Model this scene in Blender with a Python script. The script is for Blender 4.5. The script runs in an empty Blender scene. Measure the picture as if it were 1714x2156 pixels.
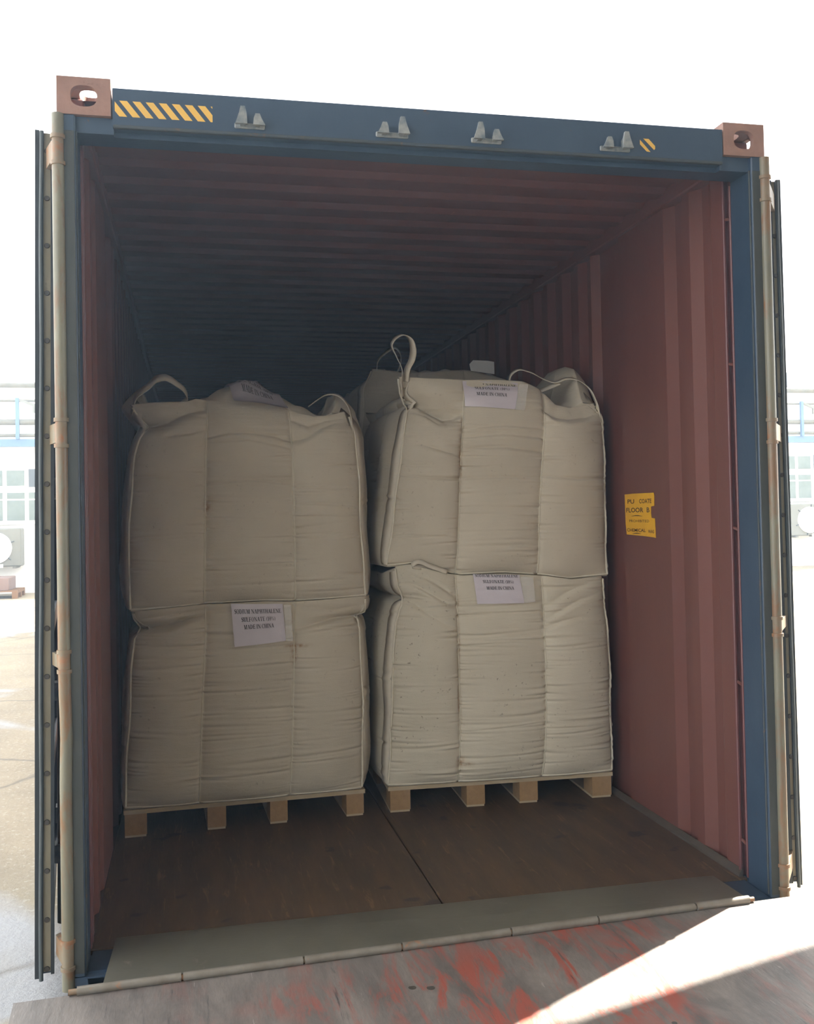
import bpy, math, random
import numpy as np
from mathutils import Matrix, Vector

random.seed(7)
rng = np.random.default_rng(11)
SC = bpy.context.scene
COL = SC.collection

# ------------------------------------------------------------------ camera
CAM_POS = (-0.8378, -3.2634, 1.5195)
YAW, PITCH, ROLL = 0.2187, 0.0214, -0.0202
FPX, PX, PY = 2124.84, 868.6, 1031.88
cy_, sy_, cp_, sp_ = math.cos(YAW), math.sin(YAW), math.cos(PITCH), math.sin(PITCH)
fwd = Vector((sy_ * cp_, cy_ * cp_, sp_)); rgt = Vector((cy_, -sy_, 0)); up_ = rgt.cross(fwd)
cr_, sr_ = math.cos(ROLL), math.sin(ROLL)
r2 = cr_ * rgt + sr_ * up_; u2 = -sr_ * rgt + cr_ * up_
cam_data = bpy.data.cameras.new('camera')
cam = bpy.data.objects.new('camera', cam_data); COL.objects.link(cam)
M4 = Matrix.Identity(4)
for i in range(3):
    M4[i][0] = r2[i]; M4[i][1] = u2[i]; M4[i][2] = -fwd[i]; M4[i][3] = CAM_POS[i]
cam.matrix_world = M4
cam_data.sensor_fit = 'HORIZONTAL'; cam_data.sensor_width = 36.0
cam_data.lens = FPX * 36.0 / 1714.0
cam_data.shift_x = (857.0 - PX) / 1714.0
cam_data.shift_y = (PY - 1078.0) / 1714.0
cam_data.clip_start = 0.05; cam_data.clip_end = 400
SC.camera = cam

# ------------------------------------------------------------------ sky, sun, exposure
world = bpy.data.worlds.new('hazy_sky'); SC.world = world; world.use_nodes = True
wn = world.node_tree; wn.nodes.clear()
w_out = wn.nodes.new('ShaderNodeOutputWorld'); w_bg = wn.nodes.new('ShaderNodeBackground')
w_bg.inputs['Color'].default_value = (0.93, 0.97, 1.0, 1); w_bg.inputs['Strength'].default_value = 1.0
wn.links.new(w_bg.outputs[0], w_out.inputs[0])
SUN_EL = math.radians(50)
SUN_AZ = Vector((0.870, 0.493, 0)).normalized()          # towards the sun, seen on the ground
sun_dir = Vector((SUN_AZ.x * math.cos(SUN_EL), SUN_AZ.y * math.cos(SUN_EL), math.sin(SUN_EL)))
sd = bpy.data.lights.new('sun', 'SUN'); sd.energy = 8.0; sd.angle = math.radians(0.6); sd.color = (1.0, 0.95, 0.86)
sun = bpy.data.objects.new('sun', sd); COL.objects.link(sun)
sun.rotation_euler = sun_dir.to_track_quat('Z', 'Y').to_euler()
sun.location = (8, 8, 12)
vs = SC.view_settings
vs.view_transform = 'Standard'; vs.look = 'None'; vs.gamma = 1.0; vs.use_curve_mapping = False
vs.exposure = 2.2

HAZE = 0.0105
# ------------------------------------------------------------------ helpers
ORG = {}
def empty(name, loc, label=None, cat=None, group=None, kind=None):
    o = bpy.data.objects.new(name, None); COL.objects.link(o); o.location = loc
    o.empty_display_size = 0.1; ORG[o.name] = np.array(loc, float)
    tag(o, label, cat, group, kind); return o
def tag(o, label=None, cat=None, group=None, kind=None):
    if label: o['label'] = label
    if cat: o['category'] = cat
    if group: o['group'] = group
    if kind: o['kind'] = kind
    return o
def org(parent):
    return ORG[parent.name] if parent is not None else np.zeros(3)
def make(name, verts, faces, m, parent=None, smooth=False, loc=None):
    """one mesh object from world-space vertices"""
    v = np.asarray(verts, float)
    if parent is not None: base = org(parent)
    elif loc is not None: base = np.array(loc, float)
    else: base = np.zeros(3)
    me = bpy.data.meshes.new(name)
    me.from_pydata((v - base).tolist(), [], faces)
    me.materials.append(m)
    if smooth: me.polygons.foreach_set('use_smooth', [len(q) <= 4 for q in faces])
    me.update()
    o = bpy.data.objects.new(name, me); COL.objects.link(o)
    if parent is not None: o.parent = parent
    elif loc is not None: o.location = loc
    ORG[o.name] = base
    return o
class MB:
    def __init__(s): s.v = []; s.f = []
    def add(s, v, f):
        n = len(s.v); s.v += [tuple(map(float, p)) for p in v]; s.f += [tuple(n + i for i in q) for q in f]; return s
    def box(s, x0, x1, y0, y1, z0, z1):
        v = [(x, y, z) for z in (z0, z1) for y in (y0, y1) for x in (x0, x1)]
        return s.add(v, [(0, 2, 3, 1), (4, 5, 7, 6), (0, 1, 5, 4), (2, 6, 7, 3), (0, 4, 6, 2), (1, 3, 7, 5)])
    def bbox(s, x0, x1, y0, y1, z0, z1, b=0.004):
        """box with chamfered edges"""
        c = ((x0 + x1) / 2, (y0 + y1) / 2, (z0 + z1) / 2); h = ((x1 - x0) / 2, (y1 - y0) / 2, (z1 - z0) / 2)
        b = min(b, min(h) * 0.8); v = []
        idx = {}
        for sx in (-1, 1):
            for sy in (-1, 1):
                for sz in (-1, 1):
                    for ax in range(3):
                        p = [sx * (h[0] - b), sy * (h[1] - b), sz * (h[2] - b)]
                        p[ax] += (sx, sy, sz)[ax] * b
                        idx[(sx, sy, sz, ax)] = len(v); v.append([c[i] + p[i] for i in range(3)])
        f = []
        for ax in range(3):
            a1, a2 = [a for a in range(3) if a != ax]
            for sg in (-1, 1):
                q = []
                for (s1, s2) in ((-1, -1), (1, -1), (1, 1), (-1, 1)):
                    k = [0, 0, 0]; k[ax] = sg; k[a1] = s1; k[a2] = s2; q.append(idx[(*k, ax)])
                f.append(tuple(q))
            for s1 in (-1, 1):
                for s2 in (-1, 1):
                    k0 = [0, 0, 0]; k0[a1] = s1; k0[a2] = s2
                    ka = k0[:]; ka[ax] = -1; kb = k0[:]; kb[ax] = 1
                    f.append((idx[(*ka, a1)], idx[(*kb, a1)], idx[(*kb, a2)], idx[(*ka, a2)]))
        for sx in (-1, 1):
            for sy in (-1, 1):
                for sz in (-1, 1):
                    f.append(tuple(idx[(sx, sy, sz, a)] for a in range(3)))
        return s.add(v, f)
    def tube(s, p0, p1, r, n=16, r1=None, caps=True):
        p0 = np.array(p0, float); p1 = np.array(p1, float); d = p1 - p0; d /= np.linalg.norm(d)
        a = np.array((0, 0, 1.)) if abs(d[2]) < .9 else np.array((1., 0, 0))
        u = np.cross(d, a); u /= np.linalg.norm(u); w = np.cross(d, u); r1 = r if r1 is None else r1
        v = []; f = []
        for (p, rr) in ((p0, r), (p1, r1)):
            for k in range(n):
                t = 2 * math.pi * k / n; v.append(p + rr * (math.cos(t) * u + math.sin(t) * w))
        for k in range(n): f.append((k, (k + 1) % n, n + (k + 1) % n, n + k))
        if caps: v += v[:2 * n]; f += [tuple(range(3 * n - 1, 2 * n - 1, -1)), tuple(range(3 * n, 4 * n))]
        return s.add(v, f)
    def path(s, pts, r, n=8):
        """round cord along a polyline"""
        pts = np.array(pts, float); m = len(pts); v = []; f = []
        for i in range(m):
            d = pts[min(i + 1, m - 1)] - pts[max(i - 1, 0)]; d /= np.linalg.norm(d) + 1e-9
            a = np.array((0, 1., 0)) if abs(d[1]) < .8 else np.array((1., 0, 0))
            u = np.cross(d, a); u /= np.linalg.norm(u); w = np.cross(d, u)
            for k in range(n):
                t = 2 * math.pi * k / n; v.append(pts[i] + r * (math.cos(t) * u + math.sin(t) * w))
        for i in range(m - 1):
            for k in range(n): f.append((i * n + k, i * n + (k + 1) % n, (i + 1) * n + (k + 1) % n, (i + 1) * n + k))
        k0 = len(v); v += v[:n] + v[(m - 1) * n:m * n]; f += [tuple(range(k0 + n - 1, k0 - 1, -1)), tuple(range(k0 + n, k0 + 2 * n))]
        return s.add(v, f)
    def band(s, pts, wid, wdir, th=0.003):
        """flat webbing along a polyline; wdir is one direction or a list of them"""
        pts = np.array(pts, float); m = len(pts); v = []; f = []
        wd = np.array(wdir, float)
        if wd.ndim == 1: wd = np.repeat(wd[None], m, 0)
        ww = wid if hasattr(wid, '__len__') else [wid] * m
        for i in range(m):
            d = pts[min(i + 1, m - 1)] - pts[max(i - 1, 0)]; d /= np.linalg.norm(d) + 1e-9
            w = wd[i] - d * (wd[i] @ d); w /= np.linalg.norm(w) + 1e-9; nn = np.cross(d, w)
            for (a, b) in ((-1, -1), (1, -1), (1, 1), (-1, 1)):
                v.append(pts[i] + a * w * ww[i] / 2 + b * nn * th / 2)
        for i in range(m - 1):
            for k in range(4): f.append((i * 4 + k, i * 4 + (k + 1) % 4, (i + 1) * 4 + (k + 1) % 4, (i + 1) * 4 + k))
        f += [(3, 2, 1, 0), tuple(range((m - 1) * 4, m * 4))]
        return s.add(v, f)
    def prism(s, poly, o, U, V, N, th):
        """polygon (2-D) in the plane o,U,V, extruded by th along N"""
        o, U, V, N = (np.array(a, float) for a in (o, U, V, N)); n = len(poly)
        v = [o + a * U + b * V for a, b in poly] + [o + a * U + b * V + th * N for a, b in poly]
        f = [tuple(range(n - 1, -1, -1)), tuple(range(n, 2 * n))] + [(k, (k + 1) % n, n + (k + 1) % n, n + k) for k in range(n)]
        return s.add(v, f)
    def holed(s, o, U, V, N, w, h, rx, ry, th, n=32, pw=2.6):
        """plate w x h centred at o with an oblong hole"""
        o, U, V, N = (np.array(a, float) for a in (o, U, V, N)); out = []; inn = []
        for k in range(n):
            t = 2 * math.pi * k / n; c, q = math.cos(t), math.sin(t)
            m = max(abs(c), abs(q)); out.append((c / m * w / 2, q / m * h / 2))
            sg = lambda a: math.copysign(abs(a) ** (2 / pw), a)
            inn.append((sg(c) * rx, sg(q) * ry))
        v = []
        for z in (0, th):
            for P in (out, inn): v += [o + a * U + b * V + z * N for a, b in P]
        f = []
        for k in range(n):
            j = (k + 1) % n
            f += [(k, j, n + j, n + k), (2 * n + k, 3 * n + k, 3 * n + j, 2 * n + j), (n + k, n + j, 3 * n + j, 3 * n + k), (k, 2 * n + k, 2 * n + j, j)]
        return s.add(v, f)
    def build(s, name, m, parent=None, smooth=False, loc=None):
        return make(name, s.v, s.f, m, parent, smooth, loc)
def copy_part(o, parent, off=(0, 0, 0)):
    c = o.copy(); COL.objects.link(c); c.parent = parent
    c.location = Vector(o.location) + Vector(off); ORG[c.name] = org(parent); return c
def ipl(x, keys):
    k = np.array(keys, float); return np.interp(x, k[:, 0], k[:, 1])

# ------------------------------------------------------------------ materials
def nodes(name):
    m = bpy.data.materials.new(name); m.use_nodes = True; t = m.node_tree; t.nodes.clear()
    o = t.nodes.new('ShaderNodeOutputMaterial'); b = t.nodes.new('ShaderNodeBsdfPrincipled')
    t.links.new(b.outputs[0], o.inputs[0]); tc = t.nodes.new('ShaderNodeTexCoord'); return m, t, b, tc
def noise(t, co, scale, detail=4, rough=.55, stretch=(1, 1, 1), dist=0.0):
    mp = t.nodes.new('ShaderNodeMapping'); mp.inputs['Scale'].default_value = stretch; t.links.new(co, mp.inputs[0])
    n = t.nodes.new('ShaderNodeTexNoise'); n.inputs['Scale'].default_value = scale; n.inputs['Detail'].default_value = detail
    n.inputs['Roughness'].default_value = rough; n.inputs['Distortion'].default_value = dist
    t.links.new(mp.outputs[0], n.inputs['Vector']); return n.outputs['Fac']
def ramp(t, fac, lo, hi, c0=0.0, c1=1.0):
    r = t.nodes.new('ShaderNodeMapRange'); r.inputs[1].default_value = lo; r.inputs[2].default_value = hi
    r.inputs[3].default_value = c0; r.inputs[4].default_value = c1; t.links.new(fac, r.inputs[0]); return r.outputs[0]
def mix(t, fac, a, b, mode='MIX'):
    n = t.nodes.new('ShaderNodeMix'); n.data_type = 'RGBA'; n.blend_type = mode
    if isinstance(fac, (int, float)): n.inputs[0].default_value = fac
    else: t.links.new(fac, n.inputs[0])
    for k, c in ((6, a), (7, b)):
        if isinstance(c, tuple): n.inputs[k].default_value = (*c[:3], 1)
        else: t.links.new(c, n.inputs[k])
    return n.outputs[2]
def mul(t, a, b):
    n = t.nodes.new('ShaderNodeMath'); n.operation = 'MULTIPLY'
    for k, c in ((0, a), (1, b)):
        if isinstance(c, (int, float)): n.inputs[k].default_value = c
        else: t.links.new(c, n.inputs[k])
    return n.outputs[0]
def bump(t, b, h, strength=.3, dist=.01):
    n = t.nodes.new('ShaderNodeBump'); n.inputs['Strength'].default_value = strength; n.inputs['Distance'].default_value = dist
    t.links.new(h, n.inputs['Height']); t.links.new(n.outputs[0], b.inputs['Normal'])
def paint(name, c, c2, rough=.5, scale=6, wear=None, wear_amt=(.62, .7), wear_scale=9, stretch=(1, 1, 1), metallic=0, bmp=.15):
    m, t, b, tc = nodes(name); co = tc.outputs['Object']
    col = mix(t, ramp(t, noise(t, co, scale, 5, .6, stretch), .3, .7), c, c2)
    if wear: col = mix(t, ramp(t, noise(t, co, wear_scale, 8, .7, stretch, .4), *wear_amt), col, wear)
    t.links.new(col, b.inputs['Base Color']); b.inputs['Roughness'].default_value = rough; b.inputs['Metallic'].default_value = metallic
    if bmp: bump(t, b, noise(t, co, 60, 4), bmp, .003)
    return m
NAVY = paint('navy_paint', (.022, .045, .085), (.034, .062, .105), .42, 4, (.10, .055, .03), (.66, .72), 14)
NAVY_D = paint('navy_paint_dusty', (.05, .055, .05), (.035, .05, .07), .7, 8, (.13, .07, .035), (.6, .7), 11)
SEAT = paint('gasket_seat_paint', (.030, .036, .034), (.045, .048, .042), .6, 6, (.10, .06, .035), (.64, .72), 12)
RED = paint('oxide_red_paint', (.172, .060, .044), (.143, .050, .038), .5, 3, (.26, .11, .085), (.69, .76), 16, (1, 1, .25))
DUST = paint('dusty_floor_angle', (.075, .052, .036), (.05, .037, .028), .8, 7)
RED_G = paint('oxide_red_groove', (.15, .05, .05), (.13, .045, .045), .45, 5, (.24, .1, .08), (.7, .76), 20)
RUBBER = paint('black_rubber', (.018, .024, .03), (.03, .038, .045), .55, 9)
RUBBER_G = paint('grey_rubber', (.07, .085, .09), (.05, .062, .068), .5, 9)
GALV = paint('tarnished_strip', (.23, .20, .14), (.17, .15, .10), .5, 14, (.10, .07, .04), (.62, .75), 20, (1, 1, .4))
BOLT = paint('dark_bolt', (.04, .035, .03), (.06, .05, .04), .6, 40)
PIPE = paint('weathered_pipe', (.20, .19, .135), (.14, .135, .10), .38, 12, (.19, .105, .05), (.48, .60), 10, (1, 1, .3))
KNUCK = paint('rusty_knuckle', (.20, .18, .13), (.19, .12, .065), .5, 16, (.25, .115, .05), (.5, .62), 14)
CAST = paint('rusty_casting', (.30, .17, .13), (.22, .12, .09), .75, 14, (.12, .06, .04), (.62, .74), 20, bmp=.4)
STEEL = paint('worn_bracket', (.10, .13, .16), (.30, .31, .30), .45, 30)
YEL = paint('yellow_tape', (.75, .45, .08), (.66, .40, .08), .5, 10)
STICK = paint('yellow_sticker', (.83, .46, .012), (.74, .39, .012), .5, 10)
INK = paint('black_ink', (.008, .006, .006), (.012, .01, .01), .7, 20, bmp=0)
INK_R = paint('brown_ink', (.08, .03, .01), (.06, .025, .01), .7, 20, bmp=0)
PLY = paint('pallet_plywood', (.48, .385, .25), (.40, .31, .195), .75, 9, (.38, .28, .17), (.6, .72), 14, (1, 1, 6))
CHIP = paint('pallet_chip_block', (.36, .225, .105), (.29, .175, .08), .8, 40, (.27, .17, .08), (.6, .7), 60, bmp=.5)
CANO = paint('grey_sheet', (.42, .43, .43), (.36, .37, .37), .7, 3)
WALLW = paint('white_render', (.80, .80, .77), (.74, .74, .71), .8, 2)
GLASSY = paint('window_pane', (.095, .12, .105), (.14, .165, .145), .12, 3, bmp=0)
GLASSD = paint('dark_pane', (.05, .055, .06), (.07, .075, .08), .15, 3, bmp=0)
BEAMB = paint('pale_blue_beam', (.085, .15, .27), (.10, .17, .29), .5, 3)
PIPEW = paint('lagged_pipe', (.15, .14, .11), (.11, .105, .085), .6, 7, (.10, .09, .07), (.6, .7), 6)
ACW = paint('air_conditioner_white', (.17, .17, .145), (.145, .145, .125), .5, 4)
FANW = paint('fan_white', (.88, .88, .86), (.82, .82, .8), .4, 4)
WOODO = paint('orange_pallet_wood', (.22, .12, .06), (.18, .10, .05), .8, 6)
CARD = paint('pinkish_box', (.20, .135, .115), (.18, .12, .105), .7, 5)
PINKP = paint('clear_pouch_paper', (.60, .545, .58), (.55, .50, .54), .35, 9, bmp=.25)
WEB = paint('cream_webbing', (.62, .56, .45), (.56, .50, .40), .8, 30, bmp=.4)

HEM = paint('hem_webbing', (.66, .60, .48), (.58, .53, .42), .8, 30, bmp=.4)

def fabric(name, c, c2, dirt):
    m, t, b, tc = nodes(name); co = tc.outputs['Object']
    col = mix(t, ramp(t, noise(t, co, 3, 5, .6), .3, .72), c, c2)
    col = mix(t, mul(t, ramp(t, noise(t, co, 55, 3, .6), .64, .72), mul(t, ramp(t, noise(t, co, 3.3, 3), .45, .62), dirt)), col, (.16, .11, .07))
    at = t.nodes.new('ShaderNodeAttribute'); at.attribute_name = 'stain'
    col = mix(t, mul(t, at.outputs['Fac'], ramp(t, noise(t, co, 60, 4), .3, .62)), col, (.30, .15, .05))
    t.links.new(col, b.inputs['Base Color']); b.inputs['Roughness'].default_value = .75
    b.inputs['Sheen Weight'].default_value = .1
    h1 = noise(t, co, 300, 2, .5, (1, 1, 3)); h2 = noise(t, co, 16, 5, .6, (.5, .5, 2.2))
    n = t.nodes.new('ShaderNodeMath'); n.operation = 'MULTIPLY_ADD'; t.links.new(h2, n.inputs[0]); n.inputs[1].default_value = 3.0; t.links.new(h1, n.inputs[2])
    bump(t, b, n.outputs[0], .42, .004); return m
FAB = fabric('woven_fabric', (.585, .52, .405), (.505, .445, .342), .35)
FAB_D = fabric('soiled_woven_fabric', (.61, .55, .43), (.53, .475, .365), .85)

def ramp_mat():
    m, t, b, tc = nodes('worn_red_deck'); co = tc.outputs['Object']
    g = mix(t, ramp(t, noise(t, co, 7, 8, .7, (1, .35, 1), .5), .35, .65), (.22, .19, .17), (.10, .088, .08))
    redm = mul(t, ramp(t, noise(t, co, 2.3, 3, .5, (1, .8, 1)), .44, .58), ramp(t, noise(t, co, 9, 9, .75, (1.5, .28, 1), .6), .47, .56))
    sx = t.nodes.new('ShaderNodeSeparateXYZ'); t.links.new(co, sx.inputs[0])
    ab = t.nodes.new('ShaderNodeMath'); ab.operation = 'ABSOLUTE'; t.links.new(sx.outputs[0], ab.inputs[0])
    redm = mul(t, redm, ramp(t, ab.outputs[0], .55, 1.05, 1.0, .0))
    col = mix(t, redm, g, (.30, .075, .05))
    col = mix(t, ramp(t, noise(t, co, 11, 9, .75, (2.2, .16, 1), .3), .60, .68), col, (.05, .045, .045))
    col = mix(t, ramp(t, noise(t, co, 40, 6, .7, (2, .2, 1)), .66, .72), col, (.38, .34, .31))
    t.links.new(col, b.inputs['Base Color']); b.inputs['Roughness'].default_value = .55; b.inputs['Metallic'].default_value = .15
    bump(t, b, noise(t, co, 30, 8, .7, (1.5, .3, 1)), .3, .006); return m
DECK = ramp_mat()
LIP = paint('bare_lip_steel', (.165, .155, .12), (.11, .103, .082), .42, 3.5, (.24, .2, .16), (.62, .7), 9, (1, .5, 1), .35)
LIPR = paint('hinge_steel', (.23, .21, .18), (.17, .145, .115), .4, 20, (.32, .15, .07), (.6, .68), 9, metallic=.3)
def floor_mat():
    m, t, b, tc = nodes('container_plywood'); co = tc.outputs['Object']
    col = mix(t, ramp(t, noise(t, co, 5, 7, .65, (3, .5, 1)), .3, .7), (.105, .058, .024), (.052, .031, .015))
    col = mix(t, ramp(t, noise(t, co, 14, 6, .7, (3, .3, 1), .5), .58, .68), col, (.165, .093, .038))
    col = mix(t, ramp(t, noise(t, co, 6, 3, .5), .66, .70), col, (.03, .02, .015))
    t.links.new(col, b.inputs['Base Color']); b.inputs['Roughness'].default_value = .55
    bump(t, b, noise(t, co, 40, 5, .6, (3, .3, 1)), .25, .004); return m
FLOORM = floor_mat()
def ground_mat():
    m, t, b, tc = nodes('yard_concrete'); co = tc.outputs['Object']
    col = mix(t, ramp(t, noise(t, co, 1.2, 8, .65), .3, .7), (.33, .275, .19), (.22, .185, .13))
    col = mix(t, ramp(t, noise(t, co, 35, 6, .7), .55, .68), col, (.42, .39, .33))
    wet = ramp(t, noise(t, co, .55, 4, .55, (1, 1, 1), .6), .57, .64)
    col = mix(t, wet, col, (.26, .26, .27))
    mp = t.nodes.new('ShaderNodeMapping'); t.links.new(co, mp.inputs[0])
    nz = t.nodes.new('ShaderNodeTexNoise'); nz.inputs['Scale'].default_value = 2.5; t.links.new(co, nz.inputs['Vector'])
    va = t.nodes.new('ShaderNodeVectorMath'); va.operation = 'MULTIPLY_ADD'; t.links.new(nz.outputs['Color'], va.inputs[0]); va.inputs[1].default_value = (.3, .3, 0); t.links.new(mp.outputs[0], va.inputs[2])
    vo = t.nodes.new('ShaderNodeTexVoronoi'); vo.feature = 'DISTANCE_TO_EDGE'; vo.inputs['Scale'].default_value = .42; t.links.new(va.outputs[0], vo.inputs['Vector'])
    col = mix(t, ramp(t, vo.outputs['Distance'], .0, .012, .8, 0), col, (.12, .11, .09))
    t.links.new(col, b.inputs['Base Color']); t.links.new(ramp(t, wet, 0, 1, .8, .3), b.inputs['Roughness'])
    bump(t, b, noise(t, co, 25, 8, .7), .5, .02); return m
GROUND = ground_mat()
def poly_mat():
    m, t, b, tc = nodes('clear_plastic_film'); b.inputs['Base Color'].default_value = (.85, .84, .82, 1)
    b.inputs['Transmission Weight'].default_value = .0; b.inputs['Roughness'].default_value = .25; b.inputs['Alpha'].default_value = .22
    bump(t, b, noise(t, tc.outputs['Object'], 30, 5), .6, .01); return m
FILM = poly_mat()

# ------------------------------------------------------------------ lettering
def text2d(s, w, h, bold=.02):
    """sans text as 2-D triangles, fitted in w x h, origin lower left"""
    cu = bpy.data.curves.new('txt', 'FONT'); cu.body = s; cu.offset = bold; cu.resolution_u = 3
    ob = bpy.data.objects.new('txt', cu); COL.objects.link(ob)
    bpy.context.view_layer.update()
    me = ob.to_mesh(); v = np.array([p.co[:] for p in me.vertices]); f = [tuple(p.vertices) for p in me.polygons]
    ob.to_mesh_clear(); bpy.data.objects.remove(ob); bpy.data.curves.remove(cu)
    lo, hi = v.min(0), v.max(0)
    return (v[:, :2] - lo[:2]) / (hi[:2] - lo[:2]) * np.array((w, h)), f
def serif_glyph(ch):
    """bold serif capital as quads in a box of height 1; returns width, list of quads"""
    T, n = .19, .07; q = []
    R = lambda x0, y0, x1, y1: q.append([(x0, y0), (x1, y0), (x1, y1), (x0, y1)])
    def L(x0, y0, x1, y1, w): q.append([(x0 - w / 2, y0), (x0 + w / 2, y0), (x1 + w / 2, y1), (x1 - w / 2, y1)])
    def A(cx, cy, rx, ry, a0, a1, tk=T, tn=n, m=14):
        for i in range(m):
            P = []
            for a in (a0 + (a1 - a0) * i / m, a0 + (a1 - a0) * (i + 1) / m):
                c, s = math.cos(math.radians(a)), math.sin(math.radians(a)); w = tn + (tk - tn) * c * c
                P.append(((cx + rx * c, cy + ry * s), (cx + (rx - w) * c, cy + (ry - w) * s)))
            q.append([P[0][0], P[1][0], P[1][1], P[0][1]])
    def serif(x, y, w=T): R(x - .08, y - (.06 if y > .5 else 0), x + w + .08, y + (0 if y > .5 else .06))
    def stem(x, w=T, b=True, t=True):
        R(x, 0, x + w, 1)
        if b: serif(x, 0, w)
        if t: serif(x, 1, w)
    W = .9
    if ch == 'I': stem(.12); W = .43
    elif ch == 'H': stem(.1); stem(.62); R(.29, .46, .62, .54); W = .93
    elif ch == 'D': stem(.1); A(.28, .5, .54, .5, -90, 90); W = .9
    elif ch == 'P': stem(.1); A(.28, .73, .42, .27, -90, 90); W = .76
    elif ch in 'EF':
        stem(.1); R(.1, .93, .7, 1); R(.28, .47, .56, .54); R(.64, .78, .7, 1); R(.52, .38, .57, .63); W = .78
        if ch == 'E': R(.1, 0, .72, .07); R(.66, 0, .73, .24)
    elif ch == 'L': stem(.1); R(.1, 0, .7, .07); R(.64, 0, .71, .26); W = .77
    elif ch == 'T': stem(.31, t=False); R(.02, .93, .79, 1); R(.02, .76, .08, 1); R(.73, .76, .79, 1); W = .83
    elif ch == 'A': L(.16, 0, .42, 1, .08); L(.72, 0, .44, 1, .2); R(.25, .3, .62, .37); serif(.1, 0, .1); serif(.64, 0, .18); W = .9
    elif ch == 'N': R(.15, 0, .22, 1); L(.78, 0, .2, 1, .2); R(.75, 0, .82, 1); serif(.13, 0, .1); serif(.73, 1, .1); serif(.06, 1, .14); W = .95
    elif ch == 'M': R(.13, 0, .2, 1); L(.5, 0, .2, 1, .19); L(.5, 0, .8, 1, .08); R(.78, 0, .97, 1); serif(.12, 0, .08); serif(.78, 0, .19); serif(.06, 1, .14); serif(.78, 1, .19); W = 1.13
    elif ch == 'U': R(.1, .3, .29, 1); R(.7, .3, .77, 1); A(.435, .32, .335, .32, 180, 360, .17, .08); serif(.1, 1); serif(.69, 1, .09); W = .9
    elif ch in 'O0': A(.42 if ch == 'O' else .3, .5, .4 if ch == 'O' else .27, .52, 0, 360, T, n, 24); W = .87 if ch == 'O' else .62
    elif ch == 'C': A(.44, .5, .42, .52, 48, 312, T, n, 20); R(.68, .66, .74, .98); W = .84
    elif ch == 'S':
        P = [(.56, .80), (.50, .93), (.34, .97), (.17, .90), (.13, .74), (.24, .61), (.42, .50), (.53, .37), (.52, .18), (.36, .04), (.19, .06), (.10, .2)]
        Wd = [.05, .07, .07, .12, .18, .2, .2, .2, .17, .08, .07, .05]
        for i in range(len(P) - 1):
            def off(j):
                a = P[max(j - 1, 0)]; c = P[min(j + 1, len(P) - 1)]; d = np.array((c[0] - a[0], c[1] - a[1])); d /= np.linalg.norm(d)
                nn = np.array((-d[1], d[0])) * Wd[j] / 2; return tuple(np.array(P[j]) + nn), tuple(np.array(P[j]) - nn)
            a, b = off(i), off(i + 1); q.append([a[0], b[0], b[1], a[1]])
        R(.55, .72, .6, 1); R(.06, 0, .11, .28); W = .68
    elif ch == '(': A(.5, .42, .42, .68, 130, 230, .13, .05); W = .38
    elif ch == ')': A(-.1, .42, .42, .68, -50, 50, .13, .05); W = .38
    elif ch == '1': R(.22, 0, .4, 1); R(.1, 0, .52, .06); L(.16, .84, .28, .97, .12); W = .6
    elif ch == '%': A(.2, .75, .17, .24, 0, 360, .09, .04); A(.72, .25, .17, .24, 0, 360, .09, .04); L(.24, 0, .7, 1, .07); W = .95
    elif ch == ' ': W = .34
    return W, q
def serif_line(s):
    x = 0; out = []
    for ch in s:
        W, q = serif_glyph(ch); out += [[(x + a, b) for a, b in p] for p in q]; x += W + .02
    return x, out

# ================================================================== SETTING: yard
g = MB(); g.add([(-40, -25, 0), (60, -25, 0), (60, 60, 0), (-40, 60, 0)], [(0, 1, 2, 3)])
tag(g.build('ground', GROUND), 'sunlit concrete yard with damp patches and cracks', 'ground', kind='structure')

# dock canopy overhead, its front edge shades the near end of the ramp
CZ = 4.6
m = MB(); ce = lambda x: .180 + .272 * x
m.add([(x, y, z) for z in (CZ, CZ + .12) for (x, y) in ((-3.6, ce(-3.6)), (13, ce(13)), (13, -7.5), (-3.6, -7.5))], [(3, 2, 1, 0), (4, 5, 6, 7), (0, 1, 5, 4), (1, 2, 6, 5), (2, 3, 7, 6), (3, 0, 4, 7)])
tag(m.build('canopy_roof', CANO), 'grey dock canopy roof above the ramp', 'canopy', kind='structure')
tag(MB().box(-3.6, 13, -7.8, -7.5, 0, 5.2).build('wall_warehouse', CANO), 'grey warehouse wall behind the ramp', 'wall', kind='structure')
# ================================================================== CONTAINER
CT = empty('shipping_container', (0, 0, 0), 'open blue shipping container with red-brown corrugated inside', 'shipping container')
LEN = 12.19
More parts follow.
